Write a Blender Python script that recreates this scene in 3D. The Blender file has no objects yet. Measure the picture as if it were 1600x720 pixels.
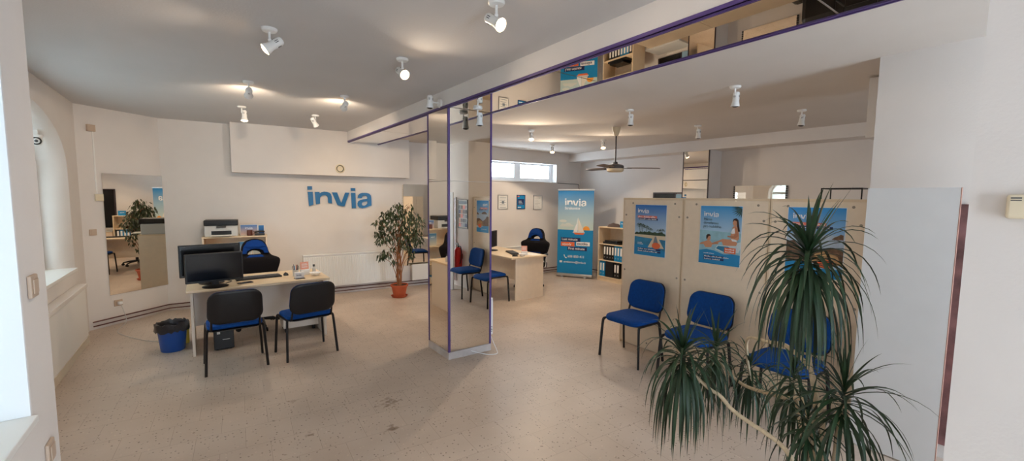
import bpy, bmesh, math, random
from mathutils import Vector, Matrix
random.seed(7)
C = bpy.context.scene.collection
PI = math.pi

# ------------------------------------------------------------------ camera, world, exposure
cam_data = bpy.data.cameras.new('camera')
cam = bpy.data.objects.new('camera', cam_data); C.objects.link(cam)
R_ = Vector((0.80852, -0.58838, 0.00964)); U_ = Vector((0.04272, 0.07503, 0.99627)); F_ = Vector((0.58691, 0.80509, -0.08580))
m = Matrix.Identity(4)
for i in range(3):
    m[i][0] = R_[i]; m[i][1] = U_[i]; m[i][2] = -F_[i]
m.translation = (0, 0, 1.75)
cam.matrix_world = m
cam_data.sensor_width = 36; cam_data.lens = 36 * 667.92 / 1600
cam_data.shift_y = 6.17 / 1600
cam_data.clip_start = 0.02
sc = bpy.context.scene
sc.camera = cam
sc.view_settings.view_transform = 'Standard'; sc.view_settings.look = 'None'
sc.view_settings.gamma = 1; sc.view_settings.use_curve_mapping = False
sc.view_settings.exposure = 0.07
world = bpy.data.worlds.new('overcast_sky'); sc.world = world; world.use_nodes = True
bg = world.node_tree.nodes['Background']
bg.inputs[0].default_value = (0.70, 0.85, 1.0, 1); bg.inputs[1].default_value = 22.0
sc.cycles.max_bounces = 10; sc.cycles.diffuse_bounces = 6; sc.cycles.glossy_bounces = 6
sc.cycles.caustics_reflective = False; sc.cycles.caustics_refractive = False
sc.cycles.sample_clamp_indirect = 6
SPOT_W = 38.0

def portal(name, loc, rot, sx, sy):
    l = bpy.data.lights.new(name, 'AREA'); l.shape = 'RECTANGLE'; l.size = sx; l.size_y = sy
    l.cycles.is_portal = True
    o = bpy.data.objects.new(name, l); C.objects.link(o); o.location = loc; o.rotation_euler = rot
# daylight comes only through the glazed openings
portal('daylight_entrance', (0.59, -3.12, 1.16), (PI/2, 0, 0), .84, 2.3)
portal('daylight_fill_window_1', (3.34, -3.12, 1.5), (PI/2, 0, 0), 1.36, 2.2)  # portal of the unseen window added to light the cupboards
portal('daylight_fill_window_2', (5.18, -3.12, 1.65), (PI/2, 0, 0), .8, 1.2)  # portal of the unseen window added to brighten the right room
portal('daylight_arch', (-1.62, 5.5, 1.75), (PI/2, 0, -PI/2), 2.8, 1.8)
portal('daylight_near', (-0.93, 1.735, 1.72), (PI/2, 0, -PI/2), .78, 1.48)
portal('daylight_back', (5.75, 7.9, 2.32), (-PI/2, 0, 0), 2.1, 0.45)

# ------------------------------------------------------------------ materials
def lin(c):
    return tuple(((x/255)/12.92 if x/255 <= 0.04045 else ((x/255+0.055)/1.055)**2.4) for x in c)
def mat(name, rgb, rough=0.6, metal=0.0, var=0.0, scale=8.0, bump=0.0, bscale=60.0, spec=0.5, emit=None, estr=0.0):
    m = bpy.data.materials.new(name); m.use_nodes = True
    nt = m.node_tree; b = nt.nodes['Principled BSDF']
    col = lin(rgb)
    b.inputs['Base Color'].default_value = (*col, 1)
    b.inputs['Roughness'].default_value = rough; b.inputs['Metallic'].default_value = metal
    b.inputs['Specular IOR Level'].default_value = spec
    tc = nt.nodes.new('ShaderNodeTexCoord')
    if var:
        n = nt.nodes.new('ShaderNodeTexNoise'); n.inputs['Scale'].default_value = scale; n.inputs['Detail'].default_value = 4
        nt.links.new(tc.outputs['Object'], n.inputs['Vector'])
        r = nt.nodes.new('ShaderNodeValToRGB')
        r.color_ramp.elements[0].position = 0.3; r.color_ramp.elements[1].position = 0.7
        r.color_ramp.elements[0].color = (*[x*(1-var) for x in col], 1)
        r.color_ramp.elements[1].color = (*[min(1, x*(1+var)) for x in col], 1)
        nt.links.new(n.outputs['Fac'], r.inputs['Fac']); nt.links.new(r.outputs['Color'], b.inputs['Base Color'])
    if bump:
        n2 = nt.nodes.new('ShaderNodeTexNoise'); n2.inputs['Scale'].default_value = bscale; n2.inputs['Detail'].default_value = 3
        nt.links.new(tc.outputs['Object'], n2.inputs['Vector'])
        bp = nt.nodes.new('ShaderNodeBump'); bp.inputs['Strength'].default_value = bump; bp.inputs['Distance'].default_value = 0.005
        nt.links.new(n2.outputs['Fac'], bp.inputs['Height']); nt.links.new(bp.outputs['Normal'], b.inputs['Normal'])
    if emit:
        b.inputs['Emission Color'].default_value = (*lin(emit), 1); b.inputs['Emission Strength'].default_value = estr
    return m

M = {}
M['wall'] = mat('wall_plaster', (222, 216, 211), 0.9, var=0.02, scale=3, bump=0.15, bscale=80)
M['ceil'] = mat('ceiling_plaster', (204, 202, 202), 0.95, var=0.02, scale=2, bump=0.2, bscale=60)
M['ceil_r'] = mat('ceiling_plaster_right', (214, 206, 198), 0.95, var=0.02, scale=2, bump=0.2, bscale=60)
M['white'] = mat('white_paint', (232, 230, 226), 0.5)
M['whitegloss'] = mat('white_enamel', (236, 236, 234), 0.3)
M['board'] = mat('white_laminate', (222, 226, 230), 0.45, var=0.02, scale=5)
M['mirror'] = mat('mirror_glass', (240, 234, 224), 0.01, metal=1.0)
M['purple'] = mat('purple_trim', (84, 62, 122), 0.35)
M['darktrim'] = mat('dark_trim', (48, 34, 40), 0.4)
M['wood'] = mat('beige_laminate', (236, 218, 194), 0.5, var=0.03, scale=14)
M['woodtop'] = mat('maple_laminate', (224, 202, 170), 0.4, var=0.03, scale=10)
M['woodedge'] = mat('laminate_edge', (196, 172, 138), 0.5)
M['dot'] = mat('cam_cap', (150, 138, 120), 0.5)
M['desk_white'] = mat('pale_laminate', (222, 212, 200), 0.5)
M['blue'] = mat('blue_fabric', (10, 62, 130), 0.9, var=0.12, scale=40, bump=0.3, bscale=400, spec=0.2)
M['navy'] = mat('navy_fabric', (10, 54, 124), 0.9, var=0.1, scale=40, bump=0.3, bscale=400, spec=0.2)
M['black'] = mat('black_plastic', (13, 13, 17), 0.42)
M['blackfab'] = mat('black_fabric', (22, 20, 24), 0.95, bump=0.3, bscale=300, spec=0.2)
M['blackmetal'] = mat('black_metal', (26, 24, 26), 0.35, metal=0.2)
M['screen'] = mat('dark_screen', (13, 14, 17), 0.15)
M['grey'] = mat('grey_plastic', (200, 200, 198), 0.5)
M['darkgrey'] = mat('dark_grey_plastic', (70, 70, 72), 0.5)
M['binblue'] = mat('blue_plastic', (20, 70, 150), 0.35)
M['bag'] = mat('black_bag', (40, 38, 42), 0.3, bump=0.8, bscale=30)
M['yellow'] = mat('yellow_plastic', (210, 180, 60), 0.5)
M['terra'] = mat('terracotta', (178, 84, 48), 0.7, var=0.08, scale=12)
M['soil'] = mat('soil', (60, 42, 30), 1.0, var=0.4, scale=60, bump=1, bscale=80)
M['bark'] = mat('brown_bark', (150, 98, 62), 0.85, var=0.25, scale=30, bump=0.6, bscale=60)
M['cane'] = mat('pale_cane', (196, 176, 146), 0.8, var=0.15, scale=40, bump=0.5, bscale=90)
M['leaf_ficus'] = mat('ficus_leaf', (52, 66, 38), 0.45, var=0.35, scale=9)
M['leaf_drac'] = mat('dracaena_leaf', (30, 56, 30), 0.5, var=0.45, scale=7)
M['pipe'] = mat('dark_red_pipe', (84, 36, 34), 0.5)
M['cream'] = mat('cream_plastic', (222, 208, 180), 0.5)
M['bisque'] = mat('beige_switch', (190, 168, 148), 0.5)
M['red'] = mat('extinguisher_red', (190, 24, 22), 0.3)
M['bluelogo'] = mat('blue_letter', (20, 102, 156), 0.4)
M['sky_blue'] = mat('print_blue', (6, 132, 190), 0.5)
M['pwhite'] = mat('print_white', (236, 238, 240), 0.6)
M['pnavy'] = mat('print_navy', (18, 38, 92), 0.6)
M['porange'] = mat('print_orange', (226, 108, 62), 0.6)
M['pcoral'] = mat('print_coral', (232, 122, 100), 0.6)
M['psun'] = mat('print_sun', (238, 158, 60), 0.6)
M['pskin'] = mat('print_skin', (206, 146, 112), 0.6)
M['phair'] = mat('print_hair', (58, 38, 32), 0.6)
M['psand'] = mat('print_sand', (216, 200, 172), 0.6)
M['prock'] = mat('print_rock', (112, 86, 66), 0.7, var=0.5, scale=26)
M['pgreen'] = mat('print_green', (52, 74, 54), 0.7, var=0.4, scale=30)
M['pslate'] = mat('print_slate', (62, 84, 104), 0.6)
M['pwater'] = mat('print_water', (44, 128, 168), 0.6, var=0.25, scale=14)
M['pgrey'] = mat('print_grey', (120, 130, 140), 0.6)
M['paper'] = mat('paper', (232, 230, 224), 0.7)
M['pink'] = mat('pink_leaflet', (226, 160, 140), 0.6)
M['brown'] = mat('brown_ceramic', (96, 48, 34), 0.4)
M['bottomstrip'] = mat('pale_beige_strip', (206, 194, 176), .6)
M['skirt'] = mat('grey_marble', (188, 182, 180), 0.35, var=0.12, scale=10)
M['lampglass'] = mat('lamp_reflector_off', (60, 56, 54), 0.2, metal=0.5)
M['bulb'] = mat('lit_bulb', (255, 220, 170), 0.3, emit=(255, 214, 160), estr=26)
M['pframe'] = mat('window_frame_white', (238, 240, 242), 0.35)
M['fanblade'] = mat('fan_blade_brown', (104, 84, 72), 0.4)
M['sofa'] = mat('black_leather', (20, 18, 18), 0.35)
M['alu'] = mat('aluminium', (206, 206, 206), 0.3, metal=0.9)
M['movie'] = mat('movie_print', (96, 70, 66), 0.6, var=0.8, scale=28)
M['darkred'] = mat('dark_red_print', (120, 84, 82), 0.4, var=0.6, scale=6)
M['curtain'] = mat('white_blind', (232, 236, 234), 0.8)

# window glass
g = bpy.data.materials.new('window_glass'); g.use_nodes = True; nt = g.node_tree
for n in list(nt.nodes): nt.nodes.remove(n)
o_ = nt.nodes.new('ShaderNodeOutputMaterial'); mx = nt.nodes.new('ShaderNodeMixShader'); tr = nt.nodes.new('ShaderNodeBsdfTransparent'); gl = nt.nodes.new('ShaderNodeBsdfGlossy')
gl.inputs['Roughness'].default_value = 0.02; mx.inputs[0].default_value = 0.06
nt.links.new(tr.outputs[0], mx.inputs[1]); nt.links.new(gl.outputs[0], mx.inputs[2]); nt.links.new(mx.outputs[0], o_.inputs[0])
M['glass'] = g

# printed sky fading to pale at the bottom (object Z)
def grad(name, z0, z1, c0, c1, axis='Z'):
    m = bpy.data.materials.new(name); m.use_nodes = True; nt = m.node_tree; b = nt.nodes['Principled BSDF']
    tc = nt.nodes.new('ShaderNodeTexCoord'); sp = nt.nodes.new('ShaderNodeSeparateXYZ'); mr = nt.nodes.new('ShaderNodeMapRange'); rp = nt.nodes.new('ShaderNodeValToRGB')
    nt.links.new(tc.outputs['Object'], sp.inputs[0]); nt.links.new(sp.outputs[axis], mr.inputs['Value'])
    mr.inputs['From Min'].default_value = z0; mr.inputs['From Max'].default_value = z1
    nt.links.new(mr.outputs['Result'], rp.inputs['Fac'])
    rp.color_ramp.elements[0].color = (*lin(c0), 1); rp.color_ramp.elements[1].color = (*lin(c1), 1)
    nt.links.new(rp.outputs['Color'], b.inputs['Base Color']); b.inputs['Roughness'].default_value = 0.55
    return m

# terrazzo floor
def floor_material():
    m = bpy.data.materials.new('terrazzo_tiles'); m.use_nodes = True; nt = m.node_tree; L = nt.links; b = nt.nodes['Principled BSDF']
    tc = nt.nodes.new('ShaderNodeTexCoord')
    mp = nt.nodes.new('ShaderNodeMapping'); mp.inputs['Rotation'].default_value = (0, 0, math.radians(3.5)); mp.inputs['Location'].default_value = (0.02, -0.08, 0)
    L.new(tc.outputs['Object'], mp.inputs['Vector'])
    br = nt.nodes.new('ShaderNodeTexBrick'); br.inputs['Scale'].default_value = 1.0
    br.inputs['Brick Width'].default_value = 0.30; br.inputs['Row Height'].default_value = 0.30; br.inputs['Mortar Size'].default_value = 0.0016
    br.inputs['Mortar Smooth'].default_value = 0.1; br.offset = 0.5
    br.inputs['Color1'].default_value = (1, 1, 1, 1); br.inputs['Color2'].default_value = (0.95, 0.95, 0.95, 1); br.inputs['Mortar'].default_value = (0.70, 0.67, 0.64, 1)
    L.new(mp.outputs[0], br.inputs['Vector'])
    n1 = nt.nodes.new('ShaderNodeTexNoise'); n1.inputs['Scale'].default_value = 1.3; n1.inputs['Detail'].default_value = 6
    L.new(tc.outputs['Object'], n1.inputs['Vector'])
    r1 = nt.nodes.new('ShaderNodeValToRGB'); r1.color_ramp.elements[0].position = 0.3; r1.color_ramp.elements[1].position = 0.72
    r1.color_ramp.elements[0].color = (*lin((184, 167, 152)), 1); r1.color_ramp.elements[1].color = (*lin((208, 192, 178)), 1)
    L.new(n1.outputs['Fac'], r1.inputs['Fac'])
    v = nt.nodes.new('ShaderNodeTexVoronoi'); v.inputs['Scale'].default_value = 42
    L.new(tc.outputs['Object'], v.inputs['Vector'])
    rs = nt.nodes.new('ShaderNodeValToRGB'); rs.color_ramp.elements[0].position = 0.16; rs.color_ramp.elements[1].position = 0.28
    rs.color_ramp.elements[0].color = (0, 0, 0, 1); rs.color_ramp.elements[1].color = (1, 1, 1, 1)
    L.new(v.outputs['Distance'], rs.inputs['Fac'])
    sp = nt.nodes.new('ShaderNodeSeparateColor'); L.new(v.outputs['Color'], sp.inputs[0])
    rc = nt.nodes.new('ShaderNodeValToRGB'); rc.color_ramp.interpolation = 'CONSTANT'
    rc.color_ramp.elements[0].color = (0.36, 0.34, 0.32, 1); rc.color_ramp.elements[1].position = 0.34; rc.color_ramp.elements[1].color = (1, 1, 1, 1)
    e = rc.color_ramp.elements.new(0.86); e.color = (1.18, 1.18, 1.18, 1)
    L.new(sp.outputs[0], rc.inputs['Fac'])
    mxs = nt.nodes.new('ShaderNodeMix'); mxs.data_type = 'RGBA'; mxs.inputs['B'].default_value = (1, 1, 1, 1)
    L.new(rs.outputs['Color'], mxs.inputs['Factor']); L.new(rc.outputs['Color'], mxs.inputs['A'])
    def mul(a, bb):
        k = nt.nodes.new('ShaderNodeMix'); k.data_type = 'RGBA'; k.blend_type = 'MULTIPLY'; k.inputs['Factor'].default_value = 1
        L.new(a, k.inputs['A']); L.new(bb, k.inputs['B']); return k.outputs['Result']
    col = mul(r1.outputs['Color'], br.outputs['Color']); col = mul(col, mxs.outputs['Result'])
    # worn brown stains
    n3 = nt.nodes.new('ShaderNodeTexNoise'); n3.inputs['Scale'].default_value = 22; n3.inputs['Detail'].default_value = 5
    L.new(tc.outputs['Object'], n3.inputs['Vector'])
    for (x, y, r) in ((1.23, 3.45, 0.17), (1.1, 3.03, 0.10), (0.59, 3.29, 0.06), (0.56, 3.94, 0.07), (1.2, 3.75, 0.05)):
        vm = nt.nodes.new('ShaderNodeVectorMath'); vm.operation = 'DISTANCE'; vm.inputs[1].default_value = (x, y, 0)
        L.new(tc.outputs['Object'], vm.inputs[0])
        mr = nt.nodes.new('ShaderNodeMapRange'); mr.inputs['From Min'].default_value = 0; mr.inputs['From Max'].default_value = r
        mr.inputs['To Min'].default_value = 0.70; mr.inputs['To Max'].default_value = 0.32
        L.new(vm.outputs['Value'], mr.inputs['Value'])
        sb = nt.nodes.new('ShaderNodeMath'); sb.operation = 'SUBTRACT'; L.new(mr.outputs['Result'], sb.inputs[0]); L.new(n3.outputs['Fac'], sb.inputs[1])
        m8 = nt.nodes.new('ShaderNodeMath'); m8.operation = 'MULTIPLY'; m8.use_clamp = True; m8.inputs[1].default_value = 5; L.new(sb.outputs[0], m8.inputs[0])
        k = nt.nodes.new('ShaderNodeMix'); k.data_type = 'RGBA'; k.blend_type = 'MULTIPLY'; k.inputs['B'].default_value = (0.50, 0.44, 0.38, 1)
        L.new(m8.outputs[0], k.inputs['Factor']); L.new(col, k.inputs['A']); col = k.outputs['Result']
    L.new(col, b.inputs['Base Color'])
    rr = nt.nodes.new('ShaderNodeMapRange'); rr.inputs['To Min'].default_value = 0.30; rr.inputs['To Max'].default_value = 0.5
    L.new(n1.outputs['Fac'], rr.inputs['Value']); L.new(rr.outputs['Result'], b.inputs['Roughness'])
    b.inputs['Specular IOR Level'].default_value = 0.35
    return m
M['floor'] = floor_material()

# ------------------------------------------------------------------ mesh helpers
def link(o, parent=None):
    C.objects.link(o)
    if parent is not None: o.parent = parent
    return o
def obj(name, bm, ms, parent=None, smooth=False, matrix=None):
    me = bpy.data.meshes.new(name)
    bmesh.ops.recalc_face_normals(bm, faces=bm.faces[:])
    bm.to_mesh(me); bm.free()
    if not isinstance(ms, (list, tuple)): ms = [ms]
    for x in ms: me.materials.append(x)
    if smooth:
        for p in me.polygons: p.use_smooth = True
        try: me.set_sharp_from_angle(angle=math.radians(38))
        except Exception: pass
    o = bpy.data.objects.new(name, me)
    link(o, parent)
    if matrix is not None: o.matrix_local = matrix
    return o
def tag(o, label, cat, group=None):
    o['label'] = label; o['category'] = cat
    if group: o['group'] = group
    return o
def thing(name, label, cat, loc=(0, 0, 0), rz=0, group=None):
    o = bpy.data.objects.new(name, None); C.objects.link(o)
    o.location = loc; o.rotation_euler = (0, 0, rz); o.empty_display_size = 0.1
    return tag(o, label, cat, group)
def struct(name, bm, m, parent=None, matrix=None, smooth=False):
    o = obj(name, bm, m, parent, smooth, matrix)
    if parent is None: o['kind'] = 'structure'
    return o
def B(): return bmesh.new()
def add_box(bm, x0, x1, y0, y1, z0, z1, bev=0.0, mi=0, matrix=None, seg=2):
    r = bmesh.ops.create_cube(bm, size=1)
    vs = r['verts']
    bmesh.ops.scale(bm, vec=(abs(x1-x0), abs(y1-y0), abs(z1-z0)), verts=vs)
    bmesh.ops.translate(bm, vec=((x0+x1)/2, (y0+y1)/2, (z0+z1)/2), verts=vs)
    fs = set(f for v in vs for f in v.link_faces)
    if bev > 0:
        es = list(set(e for v in vs for e in v.link_edges))
        rr = bmesh.ops.bevel(bm, geom=es, offset=bev, segments=seg, affect='EDGES', profile=0.5)
        fs = set(rr['faces']) | set(f for f in fs if f.is_valid)
        vs = list(set(v for f in fs for v in f.verts))
    for f in fs:
        if f.is_valid: f.material_index = mi
    if matrix is not None: bmesh.ops.transform(bm, matrix=matrix, verts=list(set(vs)))
    return bm
def box(x0, x1, y0, y1, z0, z1, bev=0.0, seg=2): return add_box(B(), x0, x1, y0, y1, z0, z1, bev, seg=seg)
def add_tube(bm, pts, r, seg=10, mi=0, cap=True, flat=1.0):
    pts = [Vector(p) for p in pts]; n = len(pts)
    rs = r if isinstance(r, (list, tuple)) else [r]*n
    rings = []; prev = None
    for i, p in enumerate(pts):
        d = (pts[min(i+1, n-1)] - pts[max(i-1, 0)]).normalized()
        if prev is None:
            a = Vector((0, 0, 1)) if abs(d.z) < 0.9 else Vector((1, 0, 0))
            u = d.cross(a).normalized()
        else:
            u = (prev - d*prev.dot(d)).normalized()
        prev = u; w = d.cross(u).normalized()
        rings.append([bm.verts.new(p + u*rs[i]*math.cos(2*PI*k/seg) + w*rs[i]*flat*math.sin(2*PI*k/seg)) for k in range(seg)])
    for a, b in zip(rings, rings[1:]):
        for k in range(seg):
            f = bm.faces.new((a[k], a[(k+1) % seg], b[(k+1) % seg], b[k])); f.material_index = mi
    if cap:
        for rg in (rings[0], rings[-1]):
            try: f = bm.faces.new(rg); f.material_index = mi
            except Exception: pass
    return bm
def tube(pts, r, seg=10, flat=1.0): return add_tube(B(), pts, r, seg, flat=flat)
def add_lathe(bm, prof, seg=28, mi=0, mtx=None, closed=False):
    """prof: (radius, z) pairs"""
    rings = []
    for (r, z) in prof:
        if r < 1e-5: rings.append([bm.verts.new((0, 0, z))])
        else: rings.append([bm.verts.new((r*math.cos(2*PI*k/seg), r*math.sin(2*PI*k/seg), z)) for k in range(seg)])
    for a, b in zip(rings, rings[1:]):
        for k in range(seg):
            k2 = (k+1) % seg
            if len(a) == 1 and len(b) == 1: continue
            if len(a) == 1: vs = (a[0], b[k], b[k2])
            elif len(b) == 1: vs = (a[k], a[k2], b[0])
            else: vs = (a[k], a[k2], b[k2], b[k])
            f = bm.faces.new(vs); f.material_index = mi
    if mtx is not None: bmesh.ops.transform(bm, matrix=mtx, verts=[v for r in rings for v in r])
    return bm
def lathe(prof, seg=28, mtx=None): return add_lathe(B(), prof, seg, mtx=mtx)
def catmull(pts, n=6):
    P = [Vector(p) for p in pts]; P = [P[0]*2-P[1]] + P + [P[-1]*2-P[-2]]; out = []
    for i in range(1, len(P)-2):
        for k in range(n):
            t = k/n
            out.append(0.5*((2*P[i]) + (P[i+1]-P[i-1])*t + (2*P[i-1]-5*P[i]+4*P[i+1]-P[i+2])*t*t + (3*P[i]-P[i-1]-3*P[i+1]+P[i+2])*t**3))
    out.append(P[-2]); return out
def frame(origin, xdir, up=(0, 0, 1)):
    """local x = right as seen by the viewer, local z = up, local -y = towards the viewer"""
    x = Vector(xdir).normalized(); z = Vector(up).normalized(); y = z.cross(x).normalized()
    m = Matrix.Identity(4)
    for i in range(3): m[i][0] = x[i]; m[i][1] = y[i]; m[i][2] = z[i]
    m.translation = Vector(origin); return m
def plate(polys, t, y=0.0, bevel=0.0):
    """polygons (outer and holes, even-odd) in local x,z filled and thickened to t towards -y"""
    cu = bpy.data.curves.new('tmp', 'CURVE'); cu.dimensions = '2D'; cu.fill_mode = 'BOTH' if t > 0 else 'FRONT'
    cu.extrude = t/2
    for P in polys:
        s = cu.splines.new('POLY'); s.points.add(len(P)-1); s.use_cyclic_u = True
        for i, p in enumerate(P): s.points[i].co = (p[0], p[1], 0, 1)
    o = bpy.data.objects.new('tmp', cu)
    C.objects.link(o); dg = bpy.context.evaluated_depsgraph_get(); me = bpy.data.meshes.new_from_object(o.evaluated_get(dg))
    bpy.data.objects.remove(o); bpy.data.curves.remove(cu)
    bm = B(); bm.from_mesh(me); bpy.data.meshes.remove(me)
    bmesh.ops.remove_doubles(bm, verts=bm.verts[:], dist=1e-5)
    for v in bm.verts:
        x, yy, z = v.co; v.co = (x, -z + y - t/2, yy)
    return bm
def text_bm(s, size, y=0.0, x=0.0, z=0.0, bold=0.0, align='LEFT', t=0.0006, shear=0.0, maxw=None):
    cu = bpy.data.curves.new('tmp', 'FONT'); cu.body = s; cu.size = size; cu.align_x = align; cu.extrude = t/2; cu.offset = bold*size
    cu.resolution_u = 3; cu.shear = shear
    o = bpy.data.objects.new('tmp', cu); C.objects.link(o)
    dg = bpy.context.evaluated_depsgraph_get(); me = bpy.data.meshes.new_from_object(o.evaluated_get(dg))
    bpy.data.objects.remove(o); bpy.data.curves.remove(cu)
    bm = B(); bm.from_mesh(me); bpy.data.meshes.remove(me)
    sx = 1.0
    if maxw and bm.verts:
        w = max(v.co.x for v in bm.verts) - min(v.co.x for v in bm.verts)
        if w > maxw: sx = maxw/w
    for v in bm.verts:
        a, b, c = v.co; v.co = (a*sx + x, -c + y - t/2, b + z)
    return bm
def rect(x0, z0, x1, z1): return [(x0, z0), (x1, z0), (x1, z1), (x0, z1)]
def ell(cx, cz, rx, rz, n=24, a0=0, a1=2*PI): return [(cx + rx*math.cos(a0+(a1-a0)*k/n), cz + rz*math.sin(a0+(a1-a0)*k/n)) for k in range(n + (0 if abs(a1-a0-2*PI) < 1e-6 else 1))]
def add_plate(bm, polys, t, y=0.0, mi=0):
    b2 = plate(polys, t, y); me = bpy.data.meshes.new('t'); 
    for f in b2.faces: f.material_index = mi
    b2.to_mesh(me); b2.free(); bm.from_mesh(me); bpy.data.meshes.remove(me); return bm

# logo letters, five pieces, unit width 1, x-height top at z=0
def logo_polys():
    def T(P): return [((x-190)/1015.0, (288+.022*(x-193)-y)/1015.0) for x, y in P]
    i1 = [T([(190, 197), (260, 197), (260, 254), (190, 254)]), T([(193, 288), (268, 288), (272, 498), (207, 522)])]
    n = [T([(298, 290), (370, 290), (373, 316), (400, 296), (440, 287), (485, 291), (520, 304), (545, 328), (556, 370), (560, 487), (500, 474), (497, 395), (488, 362), (465, 346), (435, 345), (400, 356), (380, 380), (374, 410), (374, 483), (312, 495)])]
    v = [T([(563, 299), (642, 301), (706, 487), (776, 304), (838, 306), (755, 541), (700, 530), (645, 513)])]
    i2 = [T([(865, 228), (936, 230), (936, 277), (865, 275)]), T([(868, 308), (938, 310), (941, 575), (878, 572)])]
    a = [T([(977, 400), (985, 358), (1010, 328), (1055, 312), (1120, 312), (1172, 328), (1200, 362), (1206, 410), (1207, 535), (1165, 548), (1110, 568), (1050, 579), (1003, 566), (977, 533), (973, 490), (988, 455), (1025, 433), (1080, 423), (1138, 417), (1139, 392), (1124, 366), (1092, 356), (1062, 364), (1046, 384), (1042, 402)]),
         T([(1040, 503), (1052, 477), (1086, 464), (1140, 459), (1141, 492), (1120, 522), (1082, 537), (1050, 527)])]
    return [i1, n, v, i2, a]
def logo_bm(x, z, w, y=0.0, t=0.001):
    bm = B()
    for L in logo_polys():
        add_plate(bm, [[(px*w + x, pz*w + z) for px, pz in P] for P in L], t, y)
    return bm

# ------------------------------------------------------------------ the room shell
ZL, ZR, ZB = 2.85, 2.79, 2.672
struct('floor', box(-1.9, 8.0, -3.4, 8.7, -0.15, 0), M['floor'])
def poly_prism(pts, z0, z1):
    bm = B(); lo = [bm.verts.new((x, y, z0)) for x, y in pts]; hi = [bm.verts.new((x, y, z1)) for x, y in pts]
    bm.faces.new(lo[::-1]); bm.faces.new(hi)
    n = len(pts)
    for k in range(n): bm.faces.new((lo[k], lo[(k+1) % n], hi[(k+1) % n], hi[k]))
    return bm
struct('ceiling_left', box(-1.9, 2.12, -3.4, 8.7, ZL, ZL+.15), M['ceil'])
struct('ceiling_right', box(2.6, 8.0, -3.4, 8.7, ZR, ZR+.15), M['ceil_r'])
# the downstand beam, mirror-clad below, edged in purple
def wall_quad(p0, p1, z0, z1, th=.15, holes=(), name='wall', m=None, outer=None):
    """wall between plan points p0->p1 (viewer sees p0 at left); thickness goes away from the viewer"""
    d = Vector((p1[0]-p0[0], p1[1]-p0[1], 0)); L = d.length
    fr = frame((p0[0], p0[1], 0), d)
    bm = plate([outer or rect(0, z0, L, z1)] + list(holes), th, y=th)
    return struct(name, bm, m or M['wall'], matrix=fr), fr, L
struct('beam', box(2.1, 2.632, -3.2, 7.9, ZB+.006, ZL+.05), M['wall'])['kind'] = 'structure'
bm_ = B()
for y0, y1 in ((4.52, 6.08), (6.09, 7.66), (2.42, 3.99), (0.84, 2.41), (0.26, 0.83)):
    add_box(bm_, 2.112, 2.62, y0, y1, ZB-.001, ZB+.005)
add_box(bm_, 2.112, 2.62, 3.99, 4.52, ZB-.001, ZB+.005)
mb = thing('beam_mirror', 'long tinted mirror cladding under the ceiling beam, edged in purple', 'mirror', (0, 0, 0))
obj('mirror_panel', bm_, M['mirror'], mb)
for x0, x1, x2, x3 in ((2.090, 2.128, 2.090, 2.0995), (2.600, 2.642, 2.6325, 2.642)):
    t_ = box(x0, x1, .26, 7.68, ZB-.006, ZB+.0)
    add_box(t_, x2, x3, .26, 7.68, ZB-.006, ZB+.022)
    add_box(t_, (x0+x1)/2-.003, (x0+x1)/2+.003, .26, 7.68, ZB-.010, ZB-.006)
    obj('edge_trim', t_, M['purple'], mb)

# mirrored column
cl = thing('mirror_column', 'square pillar clad in tinted mirror with purple corner trims', 'column', (2.366, 4.26, 0), math.radians(-.35))
cx0, cx1, cy0, cy1 = -.266, .266, -.25, .25
obj('core', box(cx0+.012, cx1-.012, cy0+.012, cy1-.012, 0, ZB-.004), M['wall'], cl)
b_ = B()
for z0, z1 in ((.085, 1.916), (1.92, ZB-.004)):
    for a in ((cx0+.01, cx1-.01, cy0, cy0+.012), (cx0+.01, cx1-.01, cy1-.012, cy1), (cx0, cx0+.012, cy0+.01, cy1-.01), (cx1-.012, cx1, cy0+.01, cy1-.01)):
        add_box(b_, *a, z0, z1)
obj('mirror_panel', b_, M['mirror'], cl)
for sx, sy in ((cx0, cy0), (cx1, cy0), (cx0, cy1), (cx1, cy1)):
    ax = 1 if sx < 0 else -1; ay = 1 if sy < 0 else -1
    t_ = B(); xs = sorted((sx-ax*.004, sx+ax*.018)); ys = sorted((sy-ay*.004, sy-ay*.0005))
    add_box(t_, *xs, *ys, .08, ZB-.006)
    xs = sorted((sx-ax*.004, sx-ax*.0005)); ys = sorted((sy-ay*.0006, sy+ay*.018)); add_box(t_, *xs, *ys, .08, ZB-.006)
    obj('corner_trim', t_, M['purple'], cl)
obj('plinth', box(cx0-.006, cx1+.006, cy0-.006, cy1+.006, 0, .08, .003), M['skirt'], cl)
# second column at the right edge of the view (plastered)
struct('wall_near_right', box(2.1, 2.632, -.9, .262, 0, ZB), M['wall'])

# left wall with arched window niche   (viewer looks to -x: right direction = +y)
arch = [(4.08, .88), (6.98, .88), (6.98, 2.0)] + [(5.53+1.45*math.cos(a), 2.0+.62*math.sin(a)**.92) for a in [PI*k/28 for k in range(1, 28)]] + [(4.08, 2.0)]
wl, frl, _ = wall_quad((-1.21, 2.3), (-1.21, 7.49), 0, ZL, .34, holes=[[(a-2.3, b) for a, b in arch]], name='wall_left')
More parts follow.
